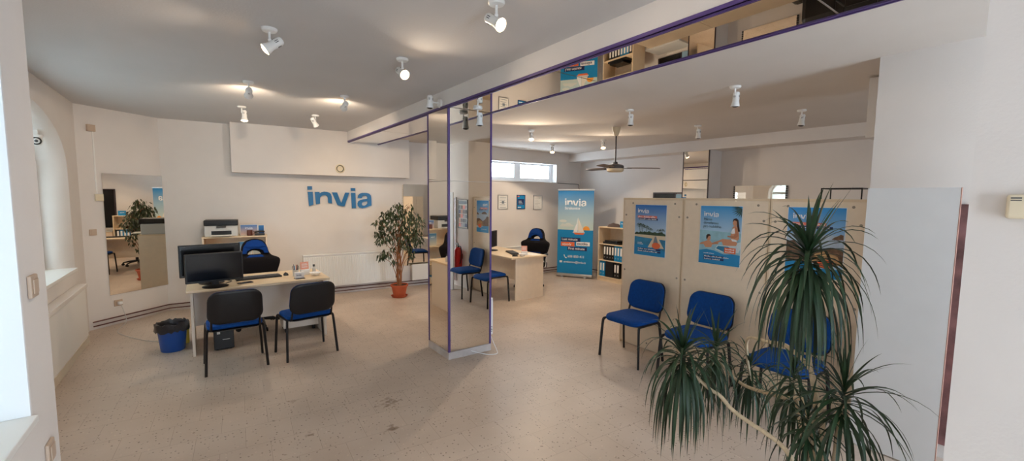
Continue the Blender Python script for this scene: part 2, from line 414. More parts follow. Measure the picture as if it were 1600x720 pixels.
# niche window
w1 = bpy.data.objects.new('window_1', None); link(w1); w1['kind'] = 'structure'
fr = frame((-1.50, 4.08, 0), (0, 1, 0))
sc_ = lambda P, k, cx=1.45, cz=1.7: [(cx+(a-cx)*k, cz+(b-cz)*k) for a, b in P]
base = [(a-4.08, b) for a, b in arch]
inner = [sc_([(0.05, .94), (2.85, .94), (2.85, 2.0)] + [(1.45+1.40*math.cos(a), 2.0+.57*math.sin(a)**.92) for a in [PI*k/28 for k in range(1, 28)]] + [(.05, 2.0)], 1.0)][0]
obj('window_frame', plate([base, inner], .05), M['pframe'], w1, matrix=fr)
bb = B()
for x in (.98, 1.92): add_plate(bb, [rect(x-.03, .9, x+.03, 2.5)], .045)
add_plate(bb, [rect(.02, 1.97, 2.88, 2.03)], .045)
for a in (PI*.25, PI*.5, PI*.75):
    c, s = math.cos(a), math.sin(a); nx, nz = -s*.012, c*.012
    add_plate(bb, [[(1.45+.2*c+nx, 2.0+.1*s+nz), (1.45+1.4*c+nx, 2.0+.57*s+nz), (1.45+1.4*c-nx, 2.0+.57*s-nz), (1.45+.2*c-nx, 2.0+.1*s-nz)]], .03)
obj('mullion', bb, M['pframe'], w1, matrix=fr)
obj('pane', plate([base], .006, .01), M['glass'], w1, matrix=fr)
tl = bpy.data.materials.new('translucent_blind'); tl.use_nodes = True; nt = tl.node_tree
for n_ in list(nt.nodes): nt.nodes.remove(n_)
oo = nt.nodes.new('ShaderNodeOutputMaterial'); ms_ = nt.nodes.new('ShaderNodeMixShader'); ta = nt.nodes.new('ShaderNodeBsdfTranslucent'); db = nt.nodes.new('ShaderNodeBsdfDiffuse')
ta.inputs[0].default_value = (.62, .64, .62, 1); db.inputs[0].default_value = (.7, .71, .69, 1); ms_.inputs[0].default_value = .5
nt.links.new(ta.outputs[0], ms_.inputs[1]); nt.links.new(db.outputs[0], ms_.inputs[2]); nt.links.new(ms_.outputs[0], oo.inputs[0])
obj('roller_blind', plate([base], .002, -.045), tl, w1, matrix=fr)
struct('window_sill_left', box(-1.5, -1.19, 4.06, 7.0, .85, .885, .004), M['white'])
# radiator casing below it
rc_ = thing('radiator_cover', 'white boxed radiator casing under the arched window', 'radiator cover', (-1.13, 5.9, 0))
obj('front_panel', box(-.075, .0, -2.0, 1.02, .085, .655), M['white'], rc_)
obj('top_board', box(-.075, .02, -2.02, 1.04, .655, .70, .004), M['wall'], rc_)
obj('bottom_strip', box(-.075, .006, -2.0, 1.02, 0, .085), M['bottomstrip'], rc_)

# near left pier with its own window
nw, frn, _ = wall_quad((-.5, -1.6), (-.5, 2.4), 0, ZL, .4, holes=[rect(2.95, .96, 3.72, 2.45)], name='wall_near_left')
struct('wall_pier_front', box(-.9, -.5, -3.1, -1.601, 0, ZL), M['wall'])
struct('wall_pier_end', box(-1.6, -.5001, 2.25, 2.399, 0, ZL), M['wall'])
w2 = bpy.data.objects.new('window_2', None); link(w2); w2['kind'] = 'structure'
struct('window_reveal_near', box(-.82, -.502, 2.112, 2.1199, .986, 2.4499), M['pframe'])
fr = frame((-.82, -1.6, 0), (0, 1, 0))
obj('window_frame', plate([rect(2.95, .985, 3.72, 2.45), rect(3.0, 1.035, 3.66, 2.40)], .04), M['pframe'], w2, matrix=fr)
obj('pane', plate([rect(2.97, 1.0, 3.7, 2.43)], .006, .01), M['glass'], w2, matrix=fr)
obj('dimming_sheet', plate([rect(2.97, 1.0, 3.7, 2.43)], .002, -.045), tl, w2, matrix=fr)  # translucent sheet added over the pane to dim the incoming daylight
struct('window_sill_near', box(-.82, -.485, 1.351, 2.119, .961, .985, .003), M['white'])

# angled corner wall and slanted back wall
PA, PB = (-1.21, 7.49), (-.45, 8.144)
wc, frc, LC = wall_quad(PA, PB, 0, ZL, name='wall_corner')
QB = (4.2, 7.815)
wb, frb, LB = wall_quad(PB, QB, 0, ZL, name='wall_back_left')
struct('wall_jog', box(4.0, 4.15, 7.55, 7.9, 0, ZL), M['wall'])
# window wall on the right
ww, frw, _ = wall_quad((4.0, 7.55), (7.6, 7.55), 0, ZR+.02, .38, holes=[rect(.75, 2.11, 2.785, 2.53)], name='wall_back_right')
w3 = bpy.data.objects.new('window_3', None); link(w3); w3['kind'] = 'structure'
struct('window_reveal_back', box(6.777, 6.7849, 7.552, 7.70, 2.113, 2.5299), M['pframe'])
struct('window_reveal_top', box(4.76, 6.776, 7.552, 7.70, 2.522, 2.5299), M['pframe'])
fr = frame((4.75, 7.73, 0), (1, 0, 0))
W3 = 2.035
obj('window_frame', plate([rect(0, 2.11, W3, 2.53), rect(.09, 2.195, .91, 2.485), rect(1.08, 2.195, 1.93, 2.485)], .025), M['pframe'], w3, matrix=fr)
obj('pane', plate([rect(.02, 2.13, W3-.02, 2.51)], .006, .0), M['glass'], w3, matrix=fr)
struct('window_sill_back', box(4.74, 6.79, 7.53, 7.75, 2.095, 2.112), M['white'])
# right wall, soffit and mirror pillar
struct('wall_right', box(7.57, 7.72, -3.2, 7.56, 0, ZR+.02), M['wall'])
struct('soffit_right', box(7.165, 7.58, -3.05, 7.551, 2.61, ZR+.01), M['wall'])
struct('wall_partition', box(4.035, 4.55, -3.05, 1.02, 0, ZR+.01), M['wall'])
struct('duct_box_partition', box(4.551, 5.1, .92, 1.21, 2.28, 2.77), M['wall'])
# front wall with the glazed entrance behind the camera and two unseen windows added for light
fw_, frf, _ = wall_quad((7.72, -3.1), (-1.9, -3.1), 0, ZL, .15, holes=[rect(6.72, 0.02, 7.54, 2.3), rect(3.70, .40, 5.06, 2.6), rect(2.12, 1.0, 2.97, 2.25)], name='wall_front')
d1 = bpy.data.objects.new('door_1', None); link(d1); d1['kind'] = 'structure'
obj('door_frame', plate([rect(6.72, .02, 7.54, 2.3), rect(6.79, .1, 7.47, 2.23)], .06, .1), M['pframe'], d1, matrix=frf)
obj('pane', plate([rect(6.73, .04, 7.53, 2.29)], .006, .07), M['glass'], d1, matrix=frf)
w4 = bpy.data.objects.new('fill_window_1', None); link(w4); w4['kind'] = 'structure'  # unseen window, added so daylight reaches the cupboards and right floor
obj('window_frame', plate([rect(3.70, .40, 5.06, 2.6), rect(3.76, .46, 5.0, 2.54)], .06, .1), M['pframe'], w4, matrix=frf)
obj('pane', plate([rect(3.72, .42, 5.04, 2.58)], .006, .07), M['glass'], w4, matrix=frf)
w5 = bpy.data.objects.new('fill_window_2', None); link(w5); w5['kind'] = 'structure'  # second unseen window, added to bring more daylight into the right room
obj('window_frame', plate([rect(2.12, 1.0, 2.97, 2.25), rect(2.18, 1.06, 2.91, 2.19)], .06, .1), M['pframe'], w5, matrix=frf)
obj('pane', plate([rect(2.14, 1.02, 2.95, 2.23)], .006, .07), M['glass'], w5, matrix=frf)
cc = thing('cupboard', 'plain beige cupboard against the front wall, seen small in the beaded mirror', 'cupboard', (6.0, -3.08, 0))
obj('body', box(0, .62, 0, .40, .05, 1.76, .002), M['wood'], cc); obj('plinth_board', box(.01, .61, .01, .38, 0, .0499), M['wood'], cc)
for x_ in (.003, .313): 
    dd_ = obj('door', box(x_, x_+.304, .4002, .418, .07, 1.75), M['wood'], cc)
    obj('handle', box(x_+(.28 if x_ < .1 else .015), x_+(.29 if x_ < .1 else .025), .418, .44, .9, 1.05), M['alu'], dd_)
# boxed duct on the back wall
fd = frb @ Matrix.Translation((0, -.25, 0))
bx = thing('duct_box', 'long white boxed duct high on the back wall with a round vent', 'duct', (0, 0, 0)); bx.matrix_world = fd
obj('casing', box(.88, 3.66, 0, .249, 2.095, ZL-.001, .002), M['wall'], bx)
b_ = add_lathe(B(), [(0, .012), (.045, .012), (.052, .004), (.058, .004), (.062, .014), (.072, .014), (.078, 0)], 32, mtx=Matrix.Translation((2.44, 0, 2.215)) @ Matrix.Rotation(PI/2, 4, 'X'))
obj('round_vent', b_, M['cream'], bx, smooth=True)
obj('vent_ring', lathe([(.049, .0125), (.049, .0165), (.057, .0165), (.057, .0125)], 32, Matrix.Translation((2.44, 0, 2.215)) @ Matrix.Rotation(PI/2, 4, 'X')), M['darkgrey'], bx, True)

# pipes along the foot of the walls
def wall_local(fr, x, d, z): return (fr @ Vector((x, -d, z)))
pr = thing('heating_pipes', 'pair of dark red heating pipes running along the foot of the walls', 'pipe', (0, 0, 0))
for z, d in ((.05, .04), (.105, .035)):
    pts = [wall_local(frc, .02, d, z), wall_local(frc, LC-.03, d, z), wall_local(frb, .04, d, z), wall_local(frb, 4.4, d, z)]
    obj('pipe', tube(pts, .0085, 8), M['pipe'], pr, smooth=True)
pr2 = thing('heating_pipe', 'dark heating pipe at the foot of the wall behind the right desk', 'pipe', (0, 0, 0))
obj('pipe', tube([(6.3, 7.50, .06), (7.5, 7.50, .06), (7.52, 7.48, .06), (7.52, 6.4, .06)], .01, 8), M['pipe'], pr2, smooth=True)
obj('pipe', tube([(6.3, 7.50, .12), (7.5, 7.50, .12)], .01, 8), M['pipe'], pr2, smooth=True)

# wall mirrors
mr_ = obj('wall_mirror', plate([rect(.25, .405, 1.02, 2.015)], .008, -.001), M['mirror'], matrix=frc)
tag(mr_, 'frameless tall mirror on the angled corner wall above a socket', 'mirror')
bl = B()
add_plate(bl, [[(3.61, .42), (3.62, .41), (4.35, .41), (4.35, 1.985), (3.62, 1.985)]], .008, -.001)
mr2 = thing('wall_mirror', 'tall mirror with a beaded edge on the back wall behind the ficus', 'mirror'); mr2.matrix_world = frb
obj('glass', bl, M['mirror'], mr2)
bl = B()
for k in range(44): add_box(bl, 3.598, 3.614, -.014, -.001, .42+k*.0355, .42+k*.0355+.024, .003, seg=1)
obj('beaded_pattern', bl, M['cream'], mr2)
lp = obj('low_panel', box(3.74, 4.42, -.13, -.09, .13, .44, .004), M['white'], matrix=frb)
tag(lp, 'low white heater panel on the back wall right of the ficus pot', 'panel')
mr3 = obj('wall_mirror', box(7.55, 7.569, 2.97, 3.77, .75, 1.99), M['mirror']); tag(mr3, 'mirror on the far right wall showing the bright arched window, seen over the cupboards', 'mirror')
bl = B()
for k in range(35):
    for y in (2.955, 3.785): add_box(bl, 7.545, 7.569, y-.012, y+.012, .75+k*.0355, .75+k*.0355+.026, .003, seg=1)
obj('beaded_pattern', bl, M['darkgrey'], mr3)
mr4 = thing('serving_hatch', 'dark hatch with a blue-grey side pane on the wall left of the far mirror pillar', 'hatch', (7.555, 5.1, 0))
obj('dark_pane', box(-.012, .014, -.17,   .30, .80, 1.86), M['screen'], mr4)
obj('blue_pane', box(-.012, .014, -.38, -.19, .80, 1.85), mat('blue_grey_pane', (130, 160, 180), .2), mr4)
hf = B(); add_box(hf, -.02, .014, -.40, .33, 1.86, 1.885); add_box(hf, -.02, .014, .30, .33, .80, 1.86); add_box(hf, -.02, .014, -.19, -.17, .80, 1.86); add_box(hf, -.02, .014, -.40, -.38, .80, 1.86)
obj('hatch_frame', hf, M['darktrim'], mr4)
ct = thing('counter', 'low beige counter with a grey top under the dark hatch', 'counter', (7.12, 4.70, 0))
obj('body', box(.02, .42, .01, .72, 0, .70), M['wood'], ct); obj('worktop', box(0, .42, 0, .73, .7005, .735, .003), M['grey'], ct)
# mirror pillar under the right soffit
mp_ = thing('mirror_pillar', 'mirror-clad pillar with dark edge strips by the far right wall', 'column', (7.165, 4.295, 0))
obj('core', box(.01, .404, -.245, .245, 0, 2.609), M['wall'], mp_)
b_ = B(); add_box(b_, 0, .01, -.235, .235, .1, 2.085); add_box(b_, 0, .01, -.235, .235, 2.10, 2.6)
obj('mirror_panel', b_, M['mirror'], mp_)
for y in (-.25, .235): obj('edge_strip', box(-.006, .014, y, y+.015, .0, 2.608), M['darktrim'], mp_)
obj('cross_strip', box(-.004, .01, -.235, .235, 2.085, 2.10), M['darktrim'], mp_)

# ------------------------------------------------------------------ chairs
def copy_tree(o, parent=None):
    c = o.copy(); C.objects.link(c)
    if parent is not None: c.parent = parent
    for ch in list(o.children): copy_tree(ch, c)
    return c
def cushion(w, d, t, rc, curve=0.0, n=12, squash=1.0, taper=0.0):
    """rounded-rectangle pad in local x (width) / y (depth), thickness t, domed edges; curve bends it about y"""
    bm = B()
    out = []
    for cxs, cys, a0 in ((1, 1, 0), (-1, 1, PI/2), (-1, -1, PI), (1, -1, 3*PI/2)):
        for k in range(n//2+1):
            a = a0 + PI/2*k/(n//2)
            out.append((cxs*(w/2-rc)+rc*math.cos(a), cys*(d/2-rc)+rc*math.sin(a)))
    levels = [(0.0, .90, -.5), (.0, .975, -.38), (0, 1.0, -.05), (0, .985, .28), (0, .93, .46), (0, .80, .5)]
    rings = []
    for _, s, h in levels:
        ring = []
        for (x, y) in out:
            xs = x*s*(1 + taper*y/d); ys = y*(1-(1-s)*w/d)
            ring.append(bm.verts.new((xs, ys, h*t - curve*(1-(xs/(w/2))**2))))
        rings.append(ring)
    N = len(out)
    for a, b in zip(rings, rings[1:]):
        for k in range(N): bm.faces.new((a[k], a[(k+1) % N], b[(k+1) % N], b[k]))
    # caps as strips across x so that they follow the bend
    for ring, flip in ((rings[0], True), (rings[-1], False)):
        q = N//4
        # pair top half with bottom half
        top = ring[0:N//2]; bot = ring[N//2:][::-1]
        for k in range(len(top)-1):
            vs = (top[k], top[k+1], bot[k+1], bot[k])
            try: bm.faces.new(vs)
            except Exception: pass
        
    return bm
def make_chair(label, pad, group):
    t = thing('visitor_chair', label, 'chair', group=group)
    bm = cushion(.475, .43, .05, .10, -.006)
    for v in bm.verts:
        y = v.co.y
        if y > .12: v.co.z -= (y-.12)**2*2.2
        if y < -.14: v.co.z += (-.14-y)*.15
    bmesh.ops.translate(bm, vec=(0, .01, .455), verts=bm.verts)
    obj('seat', bm, pad, t, True)
    bm = cushion(.45, .41, .016, .09, -.004); bmesh.ops.translate(bm, vec=(0, .01, .424), verts=bm.verts)
    obj('seat_shell', bm, M['black'], t, True)
    Rb = Matrix.Translation((0, -.225, .665)) @ Matrix.Rotation(math.radians(-12), 4, 'X') @ Matrix.Rotation(PI/2, 4, 'X')
    # pad (faces +y) and shell (faces -y)
    bm = cushion(.455, .325, .032, .095, .030, taper=.06)
    bmesh.ops.transform(bm, matrix=Matrix.Rotation(PI, 4, 'Z') @ Matrix.Translation((0, 0, 0)), verts=bm.verts)
    Mb = Matrix.Translation((0, -.225, .67)) @ Matrix.Rotation(math.radians(11), 4, 'X') @ Matrix(((1, 0, 0, 0), (0, 0, 1, 0), (0, 1, 0, 0), (0, 0, 0, 1)))
    Mp = Mb @ Matrix.Translation((0, 0, .012))
    bmesh.ops.transform(bm, matrix=Mp, verts=bm.verts)
    obj('backrest', bm, pad, t, True)
    bm = cushion(.462, .335, .018, .095, .030, taper=.06)
    bmesh.ops.transform(bm, matrix=Matrix.Rotation(PI, 4, 'Z'), verts=bm.verts)
    bmesh.ops.transform(bm, matrix=Mb @ Matrix.Translation((0, 0, -.012)), verts=bm.verts)
    obj('back_shell', bm, M['black'], t, True)
    r = .0125
    for s in (-1, 1):
        obj('leg', tube(catmull([(s*.232, .185, .425), (s*.240, .205, .40), (s*.252, .215, .2), (s*.262, .222, 0)], 4), r, 10, 1.25), M['blackmetal'], t, True)
        obj('leg', tube(catmull([(s*.232, -.125, .425), (s*.240, -.145, .40), (s*.252, -.17, .2), (s*.262, -.195, 0)], 4), r, 10, 1.25), M['blackmetal'], t, True)
        obj('seat_rail', tube([(s*.232, .19, .428), (s*.232, -.13, .428)], r, 10), M['blackmetal'], t, True)
        obj('back_support', tube(catmull([(s*.205, -.10, .425), (s*.205, -.17, .437), (s*.203, -.20, .50), (s*.200, -.225, .62)], 5), .010, 8, 1.3), M['blackmetal'], t, True)
    fr_ = B()
    add_tube(fr_, [(-.232, .15, .422), (.232, .15, .422)], .010, 8); obj('crossbar', fr_, M['blackmetal'], t, True)
    obj('crossbar', tube([(-.232, -.11, .422), (.232, -.11, .422)], .010, 8), M['blackmetal'], t, True)
    return t
GV = 'blue visitor chairs on black legs'
chair = make_chair('blue visitor chair with black plastic back, left of the two at the left desk', M['blue'], GV)
def put(o, x, y, rz, label=None):
    o.location = (x, y, 0); o.rotation_euler = (0, 0, math.radians(rz))
    if label: o['label'] = label
    return o
put(chair, .235, 5.145, 1)
put(copy_tree(chair), .905, 5.13, 8, 'blue visitor chair with black plastic back, at the right end of the left desk')
put(copy_tree(chair), 3.785, 2.93, 90, 'blue visitor chair by the cupboards under the palm beach poster')
put(copy_tree(chair), 3.785, 2.185, 89, 'blue visitor chair by the cupboards under the poster of a couple in water')
put(copy_tree(chair), 3.765, 1.40, 90, 'blue visitor chair by the cupboards half hidden behind the tall dracaena')
put(copy_tree(chair), 3.93, 6.03, -87, 'blue visitor chair at the right desk, half hidden by the mirror column')

def make_office_chair(label, group):
    t = thing('office_chair', label, 'office chair', group=group)
    # back: outline in x,z
    outl = [(-.20, .52), (-.225, .62), (-.285, .80), (-.28, .875), (-.20, .92), (-.165, .97), (-.145, 1.06), (-.10, 1.13), (-.03, 1.155), (.03, 1.155), (.10, 1.13), (.145, 1.06), (.165, .97), (.20, .92), (.28, .875), (.285, .80), (.225, .62), (.20, .52)]
    hole = ell(0, .945, .085, .055, 14, 0, PI)
    hole = [(x, z if z > .95 else .945) for x, z in hole]
    outl = [(v.x, v.z) for v in catmull([(x, 0, z) for x, z in outl], 3)]
    bm = plate([outl, hole], .09, .045)
    tilt = Matrix.Translation((0, -.20, 0)) @ Matrix.Rotation(math.radians(8), 4, 'X')
    for v in bm.verts: v.co.y += -.9*(v.co.x)**2*-1
    bmesh.ops.transform(bm, matrix=tilt, verts=bm.verts); obj('backrest', bm, M['blackfab'], t, True)
    for nm, P in (('back_insert', [(-.10, .54), (-.14, .70), (-.145, .82), (-.11, .90), (-.07, .935), (.07, .935), (.11, .90), (.145, .82), (.14, .70), (.10, .54)]),
                  ('head_insert', [(-.155, .955), (-.135, 1.05), (-.09, 1.115), (-.03, 1.14), (.03, 1.14), (.09, 1.115), (.135, 1.05), (.155, .955), (.105, .955), (.095, .99), (.055, 1.012), (0, 1.02), (-.055, 1.012), (-.095, .99), (-.105, .955)])):
        bm = plate([P], .028, -.043 + .028 + .0)
        bmesh.ops.transform(bm, matrix=Matrix.Rotation(PI, 4, 'Z'), verts=bm.verts)
        bmesh.ops.translate(bm, vec=(0, .040, 0), verts=bm.verts)
        for v in bm.verts: v.co.y += .9*v.co.x**2
        bmesh.ops.transform(bm, matrix=tilt, verts=bm.verts); obj(nm, bm, M['navy'], t)
    bm = cushion(.50, .50, .09, .11, -.01); bmesh.ops.translate(bm, vec=(0, .04, .475), verts=bm.verts); obj('seat', bm, M['blackfab'], t, True)
    obj('back_bracket', box(-.04, .04, -.27, -.22, .42, .62, .008), M['black'], t)
    obj('gas_column', lathe([(0, .12), (.03, .12), (.03, .28), (.022, .28), (.022, .43), (0, .43)], 16), M['black'], t, True)
    for k in range(5):
        a = 2*PI*k/5 + .3; c, s = math.cos(a), math.sin(a)
        arm = obj('base_arm', tube([(0, 0, .115), (c*.15, s*.15, .10), (c*.29, s*.29, .07)], [.026, .02, .014], 8), M['black'], t, True)
        cs = B()
        for o in (-.016, .016):
            mt = Matrix.Translation((c*.29 - s*o, s*.29 + c*o, .028)) @ Matrix.Rotation(a, 4, 'Z') @ Matrix.Rotation(PI/2, 4, 'X')
            add_lathe(cs, [(0, -.009), (.024, -.009), (.028, 0), (.024, .009), (0, .009)], 16, mtx=mt)
        add_box(cs, c*.29-.012, c*.29+.012, s*.29-.012, s*.29+.012, .03, .062, .003)
        obj('caster', cs, M['black'], arm, True)
    for s in (-1, 1):
        ar = B(); add_box(ar, s*.30-.03, s*.30+.03, -.12, .16, .655, .685, .01); add_tube(ar, catmull([(s*.30, 0, .66), (s*.305, .0, .5), (s*.26, 0, .43), (s*.1, 0, .43)], 5), .014, 8)
        obj('armrest', ar, M['black'], t, True)
    return t
oc = make_office_chair('black and blue racing-style office chair behind the left desk', 'racing-style office chairs')
oc.location = (.60, 6.50, 0); oc.rotation_euler = (0, 0, math.radians(184))
oc2 = copy_tree(oc); oc2['label'] = 'black and blue racing-style office chair behind the right desk'
oc2.location = (5.12, 6.42, -.0); oc2.rotation_euler = (0, 0, math.radians(118))

# ------------------------------------------------------------------ desks
def desk(name, label, w, d, loc, rz, ped=True, legm='desk_white', topm='woodtop'):
    """front (visitor side) at -y, x from 0 to w"""
    t = thing(name, label, 'desk', loc, rz)
    obj('desktop', box(-.03, w+.03, -.11, d, .715, .745, .006), M[topm], t)
    for x in (0, w-.025): obj('end_panel', box(x, x+.025, .0, d-.05, 0, .7145), M[legm], t)
    obj('modesty_panel', box(.026, w-.026, .30, .32, .26, .714), M[legm], t)
    if ped:
        p = obj('drawer_unit', box(w-.44, w-.03, .33, d-.06, .06, .60, .003), M['desk_white'], t)
        for k in range(3):
            dr = obj('drawer_front', box(w-.435, w-.035, d-.06, d-.045, .08+k*.17, .235+k*.17, .003), M['desk_white'], p)
        for xx in (w-.40, w-.08):
            for yy in (.38, d-.12): obj('caster', lathe([(0, 0), (.02, 0), (.022, .03), (.02, .0595), (0, .0595)], 12, Matrix.Translation((xx, yy, 0))), M['black'], p)
    return t
desk('office_desk', 'pale desk with maple top under the blue wall letters', 1.36, .72, (-.13, 5.65, 0), math.radians(0), True)
desk('office_desk', 'maple laminate desk on the right beyond the mirror column', 1.50, .66, (4.27, 5.74+1.5, 0), math.radians(-90), False, 'wood')

# ------------------------------------------------------------------ shelf behind the left desk
def shelving(label, w, d, h, loc, rz, levels, back=True):
    t = thing('bookshelf', label, 'shelf', loc, rz)
    for x in (0, w-.02): obj('side_panel', box(x, x+.02, 0, d, 0, h-.0205), M['wood'], t)
    obj('top_board', box(-.005, w+.005, -.005, d, h-.02, h, .002), M['woodtop'], t)
    if back: obj('back_panel', box(.0205, w-.0205, d-.006, d, .03, h-.021), M['wood'], t)
    for z in levels: obj('shelf_board', box(.0205, w-.0205, .005, d-.007, z-.018, z), M['woodtop'], t)
    return t
frs = frb  # back wall frame
sh = shelving('open maple bookshelf carrying the laser printer behind the left desk', .83, .34, 1.125, (.0, 7.72, 0), math.radians(-4.6), (.06, .42, .78))
def on_shelf(x, y, z): return sh.matrix_basis @ Vector((x, y, z))
S_ = Matrix.Translation((.0, 7.72, 0)) @ Matrix.Rotation(math.radians(-4.6), 4, 'Z')
def sput(t, x, y, z, rz=0): 
    t.matrix_world = S_ @ Matrix.Translation((x, y, z)) @ Matrix.Rotation(math.radians(rz), 4, 'Z')
# printer
p = thing('laser_printer', 'grey and black laser printer on top of the bookshelf', 'printer'); sput(p, .03, .01, 1.1255)
obj('body', box(0, .42, .02, .32, 0, .165, .012), M['grey'], p)
obj('scanner_lid', box(-.004, .424, .0, .325, .166, .245, .010), M['black'], p)
obj('output_slot', box(.085, .335, .008, .06, .03, .085, .003), M['black'], p)
obj('paper_tray', box(.08, .34, -.10, .10, .014, .026, .003), M['paper'], p)
obj('control_panel', box(.15, .27, -.012, .04, .135, .160, .004), M['darkgrey'], p)
def easel(name, label, cat, w, h, g0, g1, parent_fn, args, txt=True):
    t = thing(name, label, cat); parent_fn(t, *args)
    obj('card', box(0, w, 0, .012, 0, h, .001), M['pwhite'], t)
    obj('picture', box(.006, w-.006, -.0015, -.0002, .006, h-.006), grad('card_print', 0, h, g0, g1), t)
    if txt: obj('lettering', logo_bm(w*.28, h*.72, w*.42, -.002), M['pwhite'], t)
    return t
easel('leaflet_stand', 'blue and white leaflet box on the bookshelf beside the printer', 'leaflet stand', .235, .165, (226, 196, 180), (16, 110, 180), sput, (.475, .14, 1.1255))
easel('leaflet_stand', 'small dark blue brochure standing at the right end of the bookshelf top', 'brochure', .085, .155, (24, 60, 120), (30, 110, 170), sput, (.715, .15, 1.1255), False)
p = thing('mug', 'brown mug in front of the leaflet box on the bookshelf', 'mug'); sput(p, .60, .06, 1.1255)
obj('cup', lathe([(0, 0), (.034, 0), (.038, .004), (.038, .085), (.034, .085), (.034, .008), (0, .008)], 20), M['brown'], p, True)
obj('handle', tube([(.036+.0, 0, .07), (.056, 0, .066), (.062, 0, .045), (.056, 0, .022), (.036, 0, .018)], .005, 8), M['brown'], p, True)
p = thing('desk_phone', 'black telephone lying on the bookshelf top beside the mug', 'telephone'); sput(p, .665, .02, 1.1255)
obj('base', box(0, .135, 0, .09, 0, .03, .006), M['black'], p)
obj('handset', tube(catmull([(.0, .05, .045), (.03, .05, .055), (.10, .05, .06), (.135, .05, .05)], 4), [.014]*13, 8), M['black'], p, True)
for k, (x, w, h, c) in enumerate(((.44, .18, .25, (30, 120, 170)), (.63, .17, .25, (60, 140, 176)))):
    easel('brochure', 'blue travel brochure standing on the middle shelf, ' + ('left' if k == 0 else 'right') + ' of the two behind the office chair', 'brochure', w, h, (200, 190, 170), c, sput, (x, .10, .781), True)
    obj_ = None
for k in range(4):
    t = thing('brochure_stack', 'stack of catalogues on the lower shelves behind the left desk', 'catalogues', group='catalogue stacks behind the left desk'); sput(t, .08+k*.18, .06, .421 if k % 2 else .061)
    obj('pages', box(0, .15, 0, .21, 0, .06+.02*k, .002), M['paper'], t); obj('cover', box(-.001, .151, -.001, .211, .0605+.02*k, .0635+.02*k, .001), M['sky_blue'], t)

# ------------------------------------------------------------------ things on and under the left desk
DZ = .7455
def monitor(label, w, h, zc, loc, rz, tilt=0):
    t = thing('computer_monitor', label, 'monitor', loc, math.radians(rz))
    tm = Matrix.Translation((0, 0, zc)) @ Matrix.Rotation(math.radians(tilt), 4, 'X')
    bm = box(-w/2, w/2, -.018, .018, -h/2, h/2, .006); bmesh.ops.transform(bm, matrix=tm, verts=bm.verts)
    hs = obj('housing', bm, M['black'], t)
    bm = box(-w/2+.014, w/2-.014, -.0195, -.0182, -h/2+.022, h/2-.014); bmesh.ops.transform(bm, matrix=tm, verts=bm.verts)
    obj('screen', bm, M['screen'], hs)
    obj('neck', box(-.035, .035, .01, .04, .012, zc, .006), M['black'], t)
    obj('foot', lathe([(0, 0), (.12, 0), (.125, .006), (.11, .012), (.03, .02), (0, .02)], 28), M['black'], t, True)
    return t
monitor('smaller black monitor in front of the wider one on the left desk', .53, .315, .215, (.10, 5.66, DZ), 8)
monitor('wider black monitor behind the smaller one on the left desk', .58, .36, .265, (.07, 5.93, DZ), 6)
t = thing('keyboard', 'long black keyboard with a pale edge on the left desk', 'keyboard', (.54, 5.97, DZ), math.radians(4))
obj('body', box(-.24, .24, -.08, .08, 0, .018, .004), M['black'], t)
kb = B()
for i in range(15):
    for j in range(5): add_box(kb, -.225+i*.0302, -.225+i*.0302+.026, -.07+j*.028, -.07+j*.028+.023, .018, .024)
obj('keys', kb, M['darkgrey'], t)
obj('pale_edge', box(-.23, .23, .081, .10, .0, .022, .003), M['grey'], t)
t = thing('mobile_phone', 'dark flat phone lying on the left desk in front of the keyboard', 'phone', (.38, 5.70, DZ), math.radians(-75))
obj('body', box(-.035, .035, -.075, .075, 0, .009, .004), M['darkgrey'], t); obj('screen', box(-.031, .031, -.07, .07, .0091, .0098), M['screen'], t)
t = thing('computer_mouse', 'black mouse beside the keyboard on the left desk', 'mouse', (.84, 6.0, DZ))
bm = B(); bmesh.ops.create_uvsphere(bm, u_segments=16, v_segments=10, radius=1); bmesh.ops.scale(bm, vec=(.03, .052, .034), verts=bm.verts)
for v in bm.verts: v.co.z = max(0, v.co.z)
obj('body', bm, M['black'], t, True); obj('wheel', box(-.004, .004, .02, .035, .027, .034, .001), M['darkgrey'], t)
def leaflet_holder(label, loc, rz):
    t = thing('leaflet_holder', label, 'leaflet holder', loc, math.radians(rz))
    bm = B(); add_box(bm, -.055, .055, -.02, .03, 0, .07, .003); obj('holder', bm, M['pwhite'], t)
    bm = box(-.05, .05, .0, .008, .02, .165, .001); bmesh.ops.transform(bm, matrix=Matrix.Rotation(math.radians(-8), 4, 'X'), verts=bm.verts); obj('leaflet', bm, M['pink'], t)
    tx = B()
    for k in range(4): add_box(tx, -.035, .035-.008*(k % 2), -.0012, -.0002, .095+k*.014, .100+k*.014)
    bmesh.ops.transform(tx, matrix=Matrix.Rotation(math.radians(-8), 4, 'X'), verts=tx.verts); obj('printed_lines', tx, M['pwhite'], t)
    return t
leaflet_holder('white holder with pink leaflets on the left desk', (1.045, 5.90, DZ), 8)
t = thing('card_box', 'small white printed card box at the right end of the left desk', 'box', (.94, 5.68, DZ), math.radians(6))
obj('box', box(-.05, .05, -.02, .03, .004, .075, .002), M['pwhite'], t); obj('dark_base', box(-.055, .055, -.05, .035, 0, .0038, .001), M['black'], t)
obj('lettering', text_bm('invia', .03, -.0205, -.036, .035, .01), M['pnavy'], t)
t = thing('pencil_cup', 'pale cup of pens at the right end of the left desk', 'pen cup', (.93, 5.86, DZ))
obj('cup', lathe([(0, 0), (.033, 0), (.036, .08), (.031, .08), (.029, .006), (0, .006)], 20), M['grey'], t, True)
